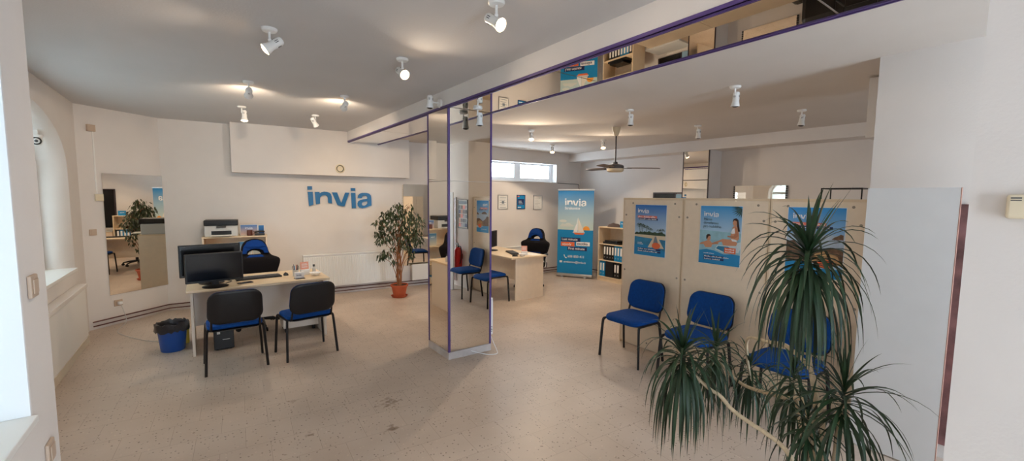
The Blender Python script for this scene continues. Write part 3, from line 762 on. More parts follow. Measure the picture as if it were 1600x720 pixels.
for k in range(6):
    a = k*1.05; obj('pen', tube([(.015*math.cos(a), .015*math.sin(a), .01), (.034*math.cos(a), .034*math.sin(a), .13+.008*(k % 3))], .0035, 6), M[('black', 'red', 'pnavy', 'darkgrey', 'sky_blue', 'black')[k]], t, True)
t = thing('glass_bowl', 'white shallow bowl at the right corner of the left desk', 'bowl', (1.14, 5.78, DZ))
obj('bowl', lathe([(0, 0), (.03, 0), (.04, .006), (.07, .04), (.066, .042), (.036, .012), (0, .008)], 24), M['pwhite'], t, True)
t = thing('small_bottle', 'small dark capped bottle behind the bowl on the left desk', 'bottle', (1.155, 5.93, DZ))
obj('bottle', lathe([(0, 0), (.02, 0), (.022, .01), (.022, .07), (.010, .085), (.010, .095), (0, .095)], 16), M['grey'], t, True)
obj('cap', lathe([(0, .095), (.013, .095), (.013, .12), (0, .12)], 12), M['black'], t, True)
t = thing('computer_tower', 'black computer case under the left end of the left desk', 'computer', (.06, 5.72, 0))
obj('case', box(-.0, .19, 0, .42, .012, .36, .006), M['black'], t)
fp = B(); add_box(fp, .02, .17, -.006, -.0002, .27, .30, .002); add_box(fp, .03, .06, -.006, -.0002, .19, .22, .002); add_box(fp, .08, .15, -.006, -.0002, .12, .125)
obj('front_details', fp, M['grey'], t)
fe = B()
for xx in (.02, .15):
    for yy in (.03, .36): add_box(fe, xx, xx+.02, yy, yy+.02, 0, .0118)
obj('feet', fe, M['black'], t)
cb = tube(catmull([(.20, 5.78, DZ+.006), (.26, 5.90, DZ+.006), (.22, 6.0, DZ+.006), (.30, 6.05, DZ+.006), (.28, 6.2, DZ+.006)], 6), .004, 6)
tag(obj('monitor_cable', cb, M['black'], None, True), 'black monitor cable lying on the left desk', 'cable')
# waste bin
t = thing('waste_bin', 'blue plastic waste bin with a black liner left of the desk', 'waste bin', (-.315, 6.05, 0))
obj('bin', lathe([(0, 0), (.105, 0), (.112, .008), (.138, .285), (.146, .288), (.146, .30), (.133, .30), (.128, .27), (.103, .012), (0, .012)], 32), M['binblue'], t, True)
bm = B(); rings = []
rnd = random.Random(3)
for (r, z, j) in ((.120, .20, 0), (.130, .30, .003), (.142, .322, .008), (.156, .312, .008), (.155, .26, .010), (.157, .235, .010)):
    rings.append([bm.verts.new(((r+rnd.uniform(-j, j))*math.cos(2*PI*k/36), (r+rnd.uniform(-j, j))*math.sin(2*PI*k/36), z+rnd.uniform(-j, j)*1.6)) for k in range(36)])
for a, b in zip(rings, rings[1:]):
    for k in range(36): bm.faces.new((a[k], a[(k+1) % 36], b[(k+1) % 36], b[k]))
obj('liner', bm, M['bag'], t, True)
t = thing('plastic_canister', 'yellow canister with a red cap between the blue bin and the desk', 'canister', (-.225, 6.27, 0))
obj('body', box(-.055, .055, -.045, .045, 0, .21, .012), M['yellow'], t)
obj('cap', lathe([(0, .21), (.022, .21), (.022, .245), (0, .245)], 16), M['red'], t, True)

# ------------------------------------------------------------------ things on the right desk
monitor('black monitor on the right desk seen edge on past the mirror column', .50, .31, .215, (4.45, 6.76, DZ), 35)
t = thing('keyboard', 'black keyboard on the right desk', 'keyboard', (4.55, 6.22, DZ), math.radians(70))
obj('body', box(-.22, .22, -.075, .075, 0, .02, .004), M['black'], t)
kb = B()
for i in range(14):
    for j in range(5): add_box(kb, -.205+i*.0302, -.205+i*.0302+.026, -.065+j*.027, -.065+j*.027+.022, .02, .026)
obj('keys', kb, M['darkgrey'], t)
t = thing('computer_mouse', 'black mouse at the near corner of the right desk', 'mouse', (4.34, 5.86, DZ), 1.0)
bm = B(); bmesh.ops.create_uvsphere(bm, u_segments=16, v_segments=10, radius=1); bmesh.ops.scale(bm, vec=(.03, .052, .034), verts=bm.verts)
for v in bm.verts: v.co.z = max(0, v.co.z)
obj('body', bm, M['black'], t, True); obj('wheel', box(-.004, .004, .02, .035, .027, .034, .001), M['darkgrey'], t)
leaflet_holder('white holder with pink leaflets on the right desk', (4.56, 5.88, DZ), -30)
t = thing('glass_bowl', 'white bowl of cards beside the pink leaflets on the right desk', 'bowl', (4.45, 5.80, DZ))
obj('bowl', lathe([(0, 0), (.03, 0), (.04, .006), (.065, .045), (.06, .047), (.036, .012), (0, .008)], 24), M['pwhite'], t, True)
t = obj('paper_sheet', box(4.66, 4.87, 5.78, 6.08, DZ, DZ+.003), M['paper']); tag(t, 'white sheet of paper on the right desk near its tip', 'paper')

# ------------------------------------------------------------------ radiators
def radiator(label, w, h, loc=None, matrix=None, rz=0):
    t = thing('radiator', label, 'radiator')
    if matrix is not None: t.matrix_world = matrix
    else: t.location = loc; t.rotation_euler = (0, 0, rz)
    bm = box(0, w, -.10, -.03, .0, h, .006)
    n = int(w/.036)
    for k in range(n):
        x = .03 + (w-.06)*(k+.5)/n
        add_box(bm, x-.009, x+.009, -.116, -.0995, .03, h-.04, .004, seg=1)
    obj('panel', bm, M['whitegloss'], t)
    gr = box(-.003, w+.003, -.118, -.02, h-.012, h+.008, .003); obj('top_grille', gr, M['whitegloss'], t)
    br = B(); add_box(br, .12, .15, -.03, 0, .05, h-.08); add_box(br, w-.15, w-.12, -.03, 0, .05, h-.08); obj('wall_bracket', br, M['white'], t)
    vb = B(); add_tube(vb, [(w+.0, -.065, .06), (w+.045, -.065, .06), (w+.045, -.05, -.02)], .011, 8); add_lathe(vb, [(0, 0), (.018, 0), (.02, .05), (0, .055)], 14, mtx=Matrix.Translation((w+.03, -.065, .05)))
    obj('valve', vb, M['darkgrey'], t, True)
    return t
radiator('long white ribbed radiator on the back wall under the blue letters', 1.58, .575, matrix=frb @ Matrix.Translation((1.84, 0, .155)))
radiator('white radiator on the window wall behind the right desk', 1.3, .52, loc=(5.12, 7.549, .16))

# ------------------------------------------------------------------ blue wall letters
lt = thing('wall_sign', 'large blue letters reading invia on the back wall', 'sign'); lt.matrix_world = frb
LW = 1.062; LX = 1.948; LZ = 1.815
for P in logo_polys():
    bm = plate([[(px*LW+LX, pz*LW+LZ) for px, pz in Q] for Q in (P if len(P[0]) > 0 else P)], .03, -.002) if len(P) == 1 or P[0][0][1] < .2 else None
    polys = [[(px*LW+LX, pz*LW+LZ) for px, pz in Q] for Q in P]
    bm = plate(polys, .03, -.002)
    obj('letter', bm, M['bluelogo'], lt)

# ------------------------------------------------------------------ ficus in a terracotta pot
def leaf_mesh(bm, p, d, L, W, droop=.4, mi=0, fold=.25):
    """pointed oval leaf from p along d"""
    d = d.normalized(); up = Vector((0, 0, 1)); s = d.cross(up)
    if s.length < .1: s = Vector((1, 0, 0))
    s.normalize(); s = (s + up*random.uniform(-.8, .8)).normalized(); n = s.cross(d).normalized()
    prof = ((0, .0), (.25, .8), (.5, 1.0), (.78, .55), (1.0, 0))
    L_, R2, Mi = [], [], []
    for t, w in prof:
        c = p + d*L*t - up*droop*L*t*t
        Mi.append(bm.verts.new(c - n*fold*W*w*.5))
        if w > 0: L_.append(bm.verts.new(c + s*W*w*.5)); R2.append(bm.verts.new(c - s*W*w*.5))
        else: L_.append(Mi[-1]); R2.append(Mi[-1])
    for k in range(4):
        for A_, B_ in ((L_, Mi), (Mi, R2)):
            vs = []
            for v in (A_[k], B_[k], B_[k+1], A_[k+1]):
                if v not in vs: vs.append(v)
            if len(vs) >= 3:
                f = bm.faces.new(vs); f.material_index = mi; f.smooth = True
fx, fy = 2.76, 7.12
t = thing('potted_ficus', 'bushy ficus tree in a round terracotta pot in front of the back wall', 'potted plant', (fx, fy, 0))
obj('saucer', lathe([(0, 0), (.12, 0), (.145, .03), (.138, .03), (.116, .008), (0, .008)], 32), M['terra'], t, True)
obj('pot', lathe([(0, .0085), (.095, .0085), (.10, .02), (.135, .19), (.15, .19), (.152, .222), (.138, .222), (.13, .18), (0, .18)], 36), M['terra'], t, True)
obj('soil', lathe([(0, .203), (.08, .208), (.133, .20), (.133, .185), (0, .185)], 24), M['soil'], t, True)
# right vector in view and depth vector at the plant
rv = Vector((.8085, -.5884, 0)); dv = Vector((.587, .805, 0))
fr2 = random.Random(11)
blobs = [(-.02, 1.50, .17, 60), (.14, 1.42, .20, 80), (-.17, 1.42, .17, 60), (.28, 1.30, .17, 66), (-.30, 1.30, .13, 44), (.04, 1.28, .22, 90), (-.22, 1.18, .13, 36), (-.36, 1.10, .10, 34), (.30, 1.12, .15, 60), (.10, 1.10, .18, 60), (-.12, 1.03, .13, 34),
         (-.28, 1.00, .09, 22), (.34, .98, .10, 30), (.22, .88, .10, 22), (-.20, .78, .10, 26), (-.33, .70, .08, 22), (.24, .76, .06, 14), (-.08, .84, .09, 14), (-.06, .64, .06, 8), (.02, 1.60, .08, 14), (.20, 1.60, .05, 8), (.06, .92, .12, 26)]
stems = B()
for k in range(6):
    a = k*1.05; c, s = math.cos(a), math.sin(a)
    pts = [(.03*c, .03*s, .19)]
    for j in range(1, 9):
        z = .19 + j*.115; aa = a + j*.55; r = .026 + .003*j
        pts.append((r*math.cos(aa)+.004*j*c, r*math.sin(aa)+.004*j*s, z))
    add_tube(stems, catmull(pts, 3), [.013*(1-.5*i/24) for i in range(25)], 7)
obj('trunk', stems, M['bark'], t, True)
lv = B(); br = B()
for (dx, z, r, n) in blobs:
    c0 = rv*dx + dv*fr2.uniform(-.12, .12) + Vector((0, 0, z))
    z0 = max(.35, z-.45); st = rv*dx*.12 + Vector((0, 0, z0))
    mid = st.lerp(c0, .5) + Vector((0, 0, .06)) - rv*dx*.12
    add_tube(br, catmull([st, mid, c0], 4), [.007, .0065, .006, .0055, .005, .0045, .004, .003, .002], 5)
    for _ in range(3):
        e = c0 + Vector((fr2.uniform(-1, 1), fr2.uniform(-1, 1), fr2.uniform(-.6, .8)))*r
        add_tube(br, [mid.lerp(c0, .6), e], [.003, .001], 4)
    for _ in range(int(n*1.25)):
        while True:
            q = Vector((fr2.uniform(-1, 1), fr2.uniform(-1, 1), fr2.uniform(-1, 1)))
            if q.length < 1: break
        p0 = c0 + Vector((q.x, q.y, q.z*.8))*r
        d = Vector((q.x*.5+fr2.uniform(-.5, .5), q.y*.5+fr2.uniform(-.5, .5), -.75+fr2.uniform(-.35, .35)))
        random.seed(fr2.random()); leaf_mesh(lv, p0, d, fr2.uniform(.06, .085), fr2.uniform(.026, .036), .15)
obj('branches', br, M['bark'], t, True); obj('foliage', lv, M['leaf_ficus'], t)

# ------------------------------------------------------------------ dracaena in the foreground
def strap_leaf(bm, p, d, L, W, droop, rnd):
    d = d.normalized(); side = d.cross(Vector((0, 0, 1)))
    if side.length < .05: side = Vector((rnd.uniform(-1, 1), rnd.uniform(-1, 1), 0))
    side.normalize(); pos = Vector(p); dd = d.copy(); n = 9; prev = None
    tw = rnd.uniform(-.5, .5)
    for k in range(n+1):
        t = k/n
        w = W*(.55+.45*min(1, t*5))*(1-t**2.4)
        up = side.cross(dd).normalized(); s2 = (side + up*tw*t).normalized()
        a = bm.verts.new(pos + s2*w*.5); m_ = bm.verts.new(pos - up*w*.16); c = bm.verts.new(pos - s2*w*.5)
        if prev:
            for q in ((prev[0], prev[1], m_, a), (prev[1], prev[2], c, m_)):
                f = bm.faces.new(q); f.smooth = True
        prev = (a, m_, c)
        dd = (dd + Vector((0, 0, -1))*droop/n*(.4+1.3*t)*(1.25 if dd.z > -.6 else .9)).normalized()
        pos = pos + dd*L/n
def crown(bm, c, n, L, W, rnd, droop=2.2):
    for k in range(n):
        a = k*2.39996; t = (k+.5)/n     # t=0 top young upright, 1 old drooping
        el = math.radians(82 - 118*t**.7 + rnd.uniform(-9, 9))
        d = Vector((math.cos(a)*math.cos(el), math.sin(a)*math.cos(el), math.sin(el)))
        l = L*(.66+.5*min(1, t*1.8))*rnd.uniform(.85, 1.12)
        dr_ = droop*(.28 + 2.3*t) if t > .12 else droop*rnd.uniform(.05, .5)
        strap_leaf(bm, Vector(c) + Vector((0, 0, .06-.16*t)), d, l, W*rnd.uniform(.8, 1.15), dr_*rnd.uniform(.75, 1.2), rnd)
def at(px_, py_, dist):
    """plant heads were surveyed by bearing from the doorway and distance"""
    d = F_*1.0 + R_*((px_-800)/667.92) - U_*((py_-366.17)/667.92)
    return Vector((0, 0, 1.75)) + d*(dist/math.hypot(d.x, d.y))
dr = thing('potted_dracaena', 'large many-headed dracaena with drooping strap leaves in the right foreground', 'potted plant', (2.42, .74, 0))
base = Vector((2.42, .74, 0))
obj('pot', lathe([(0, 0), (.14, 0), (.15, .01), (.18, .17), (.195, .17), (.195, .205), (.178, .205), (.172, .16), (0, .16)], 36), M['terra'], dr, True)
obj('soil', lathe([(0, .195), (.12, .198), (.174, .19), (.172, .17), (0, .17)], 24), M['soil'], dr, True)
rd = random.Random(5)
heads = [ # pixel bearing, distance, leaves, length, width, droop, cane via points
    ((1262, 408), 2.42, 128, .44, .020, 3.2),
    ((1066, 562), 2.50, 100, .41, .019, 3.8),
    ((1118, 552), 2.95, 64, .35, .017, 3.4),
    ((1172, 582), 3.02, 54, .30, .015, 3.4),
    ((1240, 596), 2.72, 64, .33, .016, 3.4),
    ((1318, 622), 2.42, 72, .37, .016, 1.8),
    ((1262, 664), 2.42, 44, .30, .015, 2.6),
]
def cane(pts, r0, r1):
    P = catmull(pts, 6); n = len(P)
    return tube(P, [r0+(r1-r0)*k/(n-1) for k in range(n)], 9)
soilp = Vector((0, 0, .18))
for k, ((hx, hy), ds, n, L, W, dp) in enumerate(heads):
    h = at(hx, hy, ds) - base
    bm = B(); crown(bm, h, n, L, W, rd, droop=dp); obj('leaf_head', bm, M['leaf_drac'], dr)
    s0 = soilp + Vector((.07*math.cos(k*.9), .07*math.sin(k*.9), 0))
    if k == 1:
        v = [at(1240, 722, 2.30)-base, at(1215, 690, 2.33)-base, at(1150, 645, 2.40)-base, at(1125, 618, 2.44)-base, at(1107, 606, 2.46)-base, h + Vector((0, 0, -.02))]
        obj('cane', cane([s0, s0.lerp(v[0], .5)+Vector((0, 0, .03))] + v, .012, .009), M['cane'], dr, True)
    elif k == 0:
        v = [at(1285, 660, 2.44)-base, at(1270, 600, 2.50)-base, at(1262, 520, 2.50)-base]
        obj('cane', cane([s0] + v + [h + Vector((0, 0, -.03))], .013, .008), M['cane'], dr, True)
    elif k == 2:
        v = [at(1262, 640, 2.5)-base, at(1220, 620, 2.7)-base, at(1160, 600, 2.9)-base]
        obj('cane', cane([s0] + v + [h + Vector((0, 0, -.03))], .012, .009), M['cane'], dr, True)
    elif k == 3:
        v = [at(1275, 612, 2.5)-base, at(1235, 545, 2.6)-base, at(1200, 534, 2.75)-base, at(1170, 528, 2.9)-base, at(1167, 552, 2.98)-base]
        obj('cane', cane([s0] + v + [h + Vector((0, 0, -.02))], .012, .008), M['cane'], dr, True)
    else:
        mid = s0.lerp(h, .5) + Vector((0, 0, .04))
        obj('cane', cane([s0, mid, h + Vector((0, 0, -.03))], .014, .010), M['cane'], dr, True)

# ------------------------------------------------------------------ cupboards seen from behind
edges = [3.385, 2.588, 1.738, 1.03]
names = ['tall beige cupboard back at the left end of the row, holding the palm beach poster', 'tall beige cupboard back in the middle of the row, with the couple poster', 'tall beige cupboard back at the right end of the row, behind the tall dracaena']
for k in range(3):
    y1, y0 = edges[k]-.003, edges[k+1]+.003; w = y1-y0
    t = thing('cupboard', names[k], 'cupboard', (4.127, y0, 0), group='cupboards turned back to front')
    obj('back_panel', box(.0, .012, .014, w-.014, .03, 1.738), M['wood'], t)
    for y in (0, w-.018): obj('side_panel', box(.0015, .39, y, y+.018, 0, 1.738), M['wood'], t) if False else obj('side_panel', box(.0121, .39, y, y+.018, 0, 1.738), M['wood'], t)
    eb = B()
    for y in (0, w-.0135): add_box(eb, -.001, .012, y, y+.0135, 0, 1.738)
    obj('edge_strip', eb, M['woodtop'], t)
    obj('top_board', box(-.002, .395, 0, w, 1.7385, 1.762, .001), M['woodtop'], t)
    obj('plinth_board', box(.02, .36, .019, w-.019, 0, .029), M['wood'], t)
    for s in (0, 1):
        dfr = obj('door', box(.391, .409, .003+s*w/2, w/2-.002+s*w/2, .06, 1.735), M['wood'], t)
        obj('handle', tube([(.409, w/2+(-.04 if s == 0 else .04), .95), (.43, w/2+(-.04 if s == 0 else .04), .95), (.43, w/2+(-.04 if s == 0 else .04), 1.07), (.409, w/2+(-.04 if s == 0 else .04), 1.07)], .004, 8), M['alu'], dfr)
    for (yy, zz) in ((.10, 1.70), (w-.14, 1.70), (w-.045, 1.56), (.045, 1.56), (.045, .90), (w-.045, .90), (.10, .30), (w-.10, .30), (w*.5, .08)):
        obj('cap', lathe([(0, .0), (.011, .0), (.011, .0016), (0, .0016)], 16, Matrix.Translation((0, yy, zz)) @ Matrix.Rotation(-PI/2, 4, 'Y')), M['dot'], t)

# ------------------------------------------------------------------ posters
def poster(label, fr, w, h, skyc, group=None):
    t = thing('poster', label, 'poster'); t.matrix_world = fr
    if group: t['group'] = group
    obj('paper', box(0, w, -.0012, -.0002, 0, h), M['pwhite'], t)
    obj('print_sheet', box(.004, w-.004, -.0018, -.0013, .004, h-.004), grad('poster_sky', h*.35, h, *skyc), t)
    return t
def pic(t, nm, polys, m, lay):
    return obj(nm, plate(polys, .0004, -.0019-.0005*lay), M[m] if isinstance(m, str) else m, t)
def txt(t, s, size, x, z, m, lay=6, bold=.0, align='LEFT', maxw=None, nm='lettering'):
    return obj(nm, text_bm(s, size, -.0019-.0005*lay, x, z, bold, align, .0004, maxw=maxw), M[m], t)
def cupfr(ytop, z): return frame((4.1245, ytop, z), (0, -1, 0))
def lines(t, x, z, h, words, m, lay, unit=.008, nm='small_print'):
    """print too small to read: runs of short strokes, one per word"""
    bm = B(); rl = random.Random(len(words)*7+int(x*1000)); cx = x
    for w in words:
        for k in range(w):
            hh = h*(.62 if rl.random() < .7 else 1.0)
            add_plate(bm, [rect(cx, z, cx+unit*.72, z+hh)], .0004, -.0019-.0005*lay); cx += unit
        cx += unit*.8
    return obj(nm, bm, M[m], t)
# 1: palm beach with jetty
PW, PH = .42, .585
t = poster('blue invia poster of a palm beach with a wooden jetty, left cupboard', cupfr(3.205, 1.10), PW, PH, ((196, 222, 236), (0, 104, 186)))
pic(t, 'logo', [], 'pwhite', 5) if False else None
obj('logo', logo_bm(.04, .525, .15, -.0045), M['pwhite'], t)
pic(t, 'red_banner', [rect(.04, .433, .30, .459)], 'pcoral', 3); pic(t, 'navy_banner', [rect(.055, .409, .31, .431)], 'pnavy', 3)
lines(t, .048, .438, .016, (5, 1, 9, 6), 'pwhite', 5, .0098); lines(t, .062, .414, .012, (9, 1, 5, 7), 'pwhite', 5, .0096)
pic(t, 'sea', [[(.004, .05), (PW-.004, .05), (PW-.004, .225), (.004, .24)]], 'pwater', 0)
pic(t, 'beach', [[(.004, .215), (PW-.004, .195), (PW-.004, .245), (.25, .255), (.004, .25)]], 'psand', 1)
rp = random.Random(2)
def hill(x0, x1, z0, hs): return [(x0, z0)] + [(x0+(x1-x0)*k/(len(hs)-1), z0+hh) for k, hh in enumerate(hs)] + [(x1, z0)]
pic(t, 'palm_grove', [hill(.004, PW-.004, .24, [.01, .03, .02, .035, .028, .04, .03, .045, .035, .03, .04, .03, .035, .045, .03, .02])], 'pgreen', 2)
def palm(cx, cz, s, ln=None):
    P = []
    for k in range(7):
        a = PI*(k/6)*1.15 - .25; c, si = math.cos(a), math.sin(a)
        P.append([(cx, cz), (cx+c*s*.5-si*s*.09, cz+si*s*.42+s*.12), (cx+c*s, cz+si*s*.45-s*.12), (cx+c*s*.5+si*s*.03, cz+si*s*.36)])
    return P
pr_ = B()
for (a, b, s) in ((.10, .335, .07), (.16, .32, .06), (.21, .30, .05), (.07, .35, .05), (.33, .295, .04), (.37, .30, .045)):
    for P in palm(a, b, s): add_plate(pr_, [P], .0004, -.0035)
    add_plate(pr_, [[(a-.002, b), (a+.003, b), (a+.012, .26), (a+.006, .26)]], .0004, -.0035)
obj('palms', pr_, M['pgreen'], t)
pic(t, 'jetty', [[(.27, .235), (.31, .235), (.40, .10), (.19, .10)]], 'psand', 3)
pic(t, 'jetty_deck', [[(.282, .23), (.298, .23), (.345, .10), (.245, .10)]], 'pgrey', 4)
pic(t, 'orange_badge', [ell(.30, .125, .055, .036, 20)], 'porange', 5)
pic(t, 'blue_footer', [[(.004, .004), (PW-.004, .004), (PW-.004, .07), (.3, .09), (.15, .13), (.004, .12)]], 'sky_blue', 2)
for r_ in range(2):
    pic(t, 'navy_strip', [rect(.05, .070-.026*r_, .36, .088-.026*r_)], 'pnavy', 3)
    lines(t, .056, .073-.026*r_, .012, ((7, 4, 10), (6, 7, 6, 3))[r_], 'pwhite', 5, .0108)
lines(t, .05, .142, .010, (8,), 'pwhite', 6); lines(t, .05, .126, .010, (10,), 'pwhite', 6)
# 2: couple in water
t = poster('blue invia poster of a woman on a boat edge and a man swimming, middle cupboard', cupfr(2.395, 1.105), PW, PH, ((206, 230, 240), (30, 146, 214)))
obj('logo', logo_bm(.042, .512, .15, -.0045), M['pwhite'], t)
txt(t, 'Máme\ndovolenou\npro každého', .036, .04, .438, 'pslate', 5, .0, maxw=.19)
pic(t, 'sea', [[(.004, .10), (PW-.004, .10), (PW-.004, .325), (.004, .34)]], mat('pale_sea', (150, 196, 212), .6, var=.1, scale=20), 0)
pic(t, 'boat_edge', [[(.17, .155), (.24, .13), (.40, .14), (PW-.004, .18), (PW-.004, .245), (.36, .225), (.26, .20), (.19, .195)]], mat('pale_boat', (206, 222, 226), .6), 1)
pic(t, 'boat_hull', [[(.18, .165), (.26, .135), (.36, .15), (.30, .19), (.2, .19)]], 'pwater', 2)
pic(t, 'woman_leg', [[(.14, .215), (.21, .245), (.24, .262), (.345, .262), (.385, .235), (.375, .205), (.30, .200), (.25, .20), (.235, .235), (.15, .207)]], 'pskin', 3)
pic(t, 'woman_torso', [[(.325, .262), (.318, .30), (.33, .345), (.335, .385), (.36, .40), (.385, .385), (.395, .33), (.40, .275), (.38, .25), (.34, .25)], ], 'pskin', 4)
pic(t, 'woman_arm', [[(.36, .385), (.385, .37), (.392, .30), (.36, .275), (.29, .285), (.288, .297), (.345, .297), (.362, .32)]], mat('skin_print_deep', (186, 124, 92), .6), 5)
pic(t, 'woman_head', [ell(.357, .425, .022, .032, 16)], 'pskin', 5)
pic(t, 'woman_hair', [[(.332, .43), (.34, .462), (.365, .47), (.385, .455), (.395, .40), (.405, .345), (.39, .34), (.375, .40), (.372, .44), (.35, .45)]], 'phair', 6)
pic(t, 'bikini', [[(.318, .325), (.335, .318), (.36, .325), (.352, .375), (.335, .365)], [(.325, .27), (.378, .262), (.38, .243), (.335, .247)]], 'pwhite', 5)
pic(t, 'man_body', [[(.01, .205), (.06, .225), (.085, .235), (.115, .235), (.135, .215), (.205, .222), (.20, .208), (.14, .198), (.13, .17), (.07, .165), (.05, .195), (.01, .19)]], 'pskin', 3)
pic(t, 'man_head', [ell(.100, .262, .021, .028, 16)], 'pskin', 4)
pic(t, 'man_hair', [[(.075, .255), (.075, .285), (.09, .30), (.112, .298), (.122, .285), (.10, .28), (.09, .262), (.083, .245)]], 'phair', 5)
pic(t, 'blue_footer', [[(.004, .004), (PW-.004, .004), (PW-.004, .115), (.34, .12), (.26, .11), (.16, .14), (.08, .148), (.004, .13)]], 'sky_blue', 4)
pic(t, 'orange_badge', [rect(.265, .125, .375, .18)], 'porange', 6)
lines(t, .276, .158, .012, (9,), 'pwhite', 8, .0098); lines(t, .276, .136, .012, (9,), 'pwhite', 8, .0098)
for r_ in range(2):
    for c_ in range(2): pic(t, 'navy_strip', [rect(.058+c_*.10, .070-.026*r_, .148+c_*.115, .089-.026*r_)], 'pnavy', 6)
    lines(t, .063, .073-.026*r_, .011, ((7, 11, 6), (8, 8))[r_], 'pwhite', 8, .0098)
lines(t, .055, .105, .009, (8, 8), 'pwhite', 8, .0065)
pf = B()
for k in range(9):
    a = PI*(.80 + k*.085); c, s = math.cos(a), math.sin(a)
    add_plate(pf, [[(.415, .56), (.415+c*.05-s*.006, .56+s*.05+c*.006), (.415+c*.105, .56+s*.09), (.415+c*.05+s*.004, .56+s*.05-c*.004)]], .0004, -.0035)
for v in pf.verts: v.co.x = min(v.co.x, PW-.004); v.co.z = min(v.co.z, PH-.004)
obj('palm_frond', pf, M['pgreen'], t)
# 3: rocky coast
t = poster('blue invia poster of a rocky coast behind the tall dracaena, right cupboard', cupfr(1.592, 1.11), PW, PH, ((180, 208, 232), (16, 140, 212)))
obj('logo', logo_bm(.042, .520, .15, -.0045), M['pwhite'], t)
pic(t, 'red_banner', [rect(.04, .43, .29, .456)], 'pcoral', 3); pic(t, 'navy_banner', [rect(.055, .404, .335, .427)], 'pnavy', 3)
txt(t, 'Vyrazte', .027, .046, .435, 'pwhite', 5, .0, maxw=.09); lines(t, .145, .436, .017, (2, 9), 'pwhite', 5, .0115); lines(t, .062, .409, .014, (4, 4, 6), 'pwhite', 5, .0098); txt(t, 'ch krajin!', .022, .232, .409, 'pwhite', 5, .0, maxw=.098)
pic(t, 'sea_foam', [rect(.004, .20, PW-.004, .36)], mat('pale_foam', (178, 196, 214), .6, var=.12, scale=18), 0)
pic(t, 'headland', [hill(.05, .24, .335, [.0, .03, .045, .05, .04, .035, .01])], 'prock', 1)
pic(t, 'rock_island', [hill(.33, .41, .325, [.0, .02, .03, .045, .04])], 'prock', 1)
pic(t, 'rocky_shore', [[(.004, .12), (PW-.004, .12), (PW-.004, .245), (.33, .26), (.27, .24), (.2, .21), (.12, .24), (.06, .30), (.004, .29)]], 'prock', 2)
pic(t, 'sand_patch', [[(.20, .12), (PW-.01, .12), (.38, .19), (.29, .225), (.22, .20)]], mat('print_tan', (184, 146, 98), .6, var=.2, scale=20), 3)
pic(t, 'blue_footer', [[(.004, .004), (PW-.004, .004), (PW-.004, .085), (.27, .08), (.16, .12), (.004, .125)]], 'sky_blue', 4)
pic(t, 'orange_badge', [ell(.30, .12, .06, .036, 20)], 'porange', 6)
lines(t, .06, .055, .012, (8, 6, 9), 'pwhite', 8)

# ------------------------------------------------------------------ roll-up banner
v0 = Vector((6.44, 7.10, 0)); v1 = Vector((6.855, 6.42, 0)); BW = (v1-v0).length
t = thing('roll_up_banner', 'tall blue roll-up banner with a sailing boat and phone number', 'banner'); t.matrix_world = frame(v0, v1-v0)
BH = 1.915
obj('base', box(-.01, BW+.01, -.05, .05, .025, .085, .012), M['alu'], t)
for x in (.14, BW-.14): obj('foot', box(x-.03, x+.03, -.10, .10, 0, .0245, .004), M['alu'], t)
obj('support_pole', tube([(BW/2, .03, .08), (BW/2, .02, BH)], .008, 8), M['alu'], t)
obj('top_rail', box(-.006, BW+.006, -.018, .018, BH-.0, BH+.032, .004), M['alu'], t)
zb = .52*BH
obj('panel', box(0, BW, -.003, 0, .0855, BH), M['sky_blue'], t)
obj('printed_sky', box(.0, BW, -.0045, -.0032, 1.055, BH), grad('banner_sky', 1.05, BH, (196, 214, 208), (0, 122, 186)), t)
def bp(nm, polys, m, lay): return obj(nm, plate(polys, .0006, -.005-.0008*lay), M[m] if isinstance(m, str) else m, t)
def bt(s, size, x, z, m, lay=4, bold=.012, align='LEFT', maxw=None): return obj('lettering', text_bm(s, size, -.005-.0008*lay, x, z, bold, align, .0006, maxw=maxw), M[m], t)
obj('logo', logo_bm(.155, 1.70, .475, -.006), M['pwhite'], t)
bt('Strakonice', .082, .155, 1.505, 'pwhite', 1, .016, maxw=.34)
bp('cloud', [ell(.12, 1.245, .085, .03), ], mat('banner_cloud', (206, 212, 206), .6), 0)
bp('cloud', [[(.05, 1.14), (.10, 1.19), (.17, 1.18), (.21, 1.21), (.27, 1.205), (.31, 1.175), (.36, 1.16), (.36, 1.13), (.05, 1.12)]], mat('banner_cloud_low', (206, 212, 206), .6), 0)
bp('sun', [[(.57, 1.056)] + ell(.645, 1.056, .078, .09, 18, PI, 0)[1:-1] + [(.723, 1.056)]], 'psun', 1)
bp('sail', [[(.45, 1.32), (.43, 1.2), (.37, 1.06), (.36, 1.015), (.455, 1.01)]], 'pwhite', 2)
bp('sail', [[(.462, 1.33), (.50, 1.24), (.565, 1.09), (.60, 1.02), (.462, 1.01)]], mat('sail_warm', (226, 220, 208), .6), 2)
bp('hull', [[(.355, 1.0), (.61, .995), (.58, .955), (.40, .955)]], 'porange', 2)
bp('hull_top', [rect(.345, .995, .615, 1.008)], 'pwhite', 3)
bp('label_strip', [rect(.08, .80, .52, .882)], 'pnavy', 2); bt('Last minute', .076, .10, .82, 'pwhite', 4, .012, maxw=.39)
bp('label_strip', [rect(.08, .69, .39, .785)], 'porange', 2); bt('zájezdy', .072, .11, .715, 'pwhite', 4, .012, maxw=.25)
bp('label_strip', [rect(.43, .71, .73, .795)], 'pwhite', 2); bt('exotika', .078, .45, .732, 'pnavy', 4, .016, maxw=.25)
bp('label_strip', [rect(.23, .60, .67, .68)], 'pnavy', 2); bt('First minute', .076, .25, .618, 'pwhite', 4, .012, maxw=.39)
bt('608 850 411', .075, .24, .44, 'pwhite', 3, .010, maxw=.38)
bt('strakonice@invia.cz', .062, .15, .32, 'pwhite', 3, .010, maxw=.56)
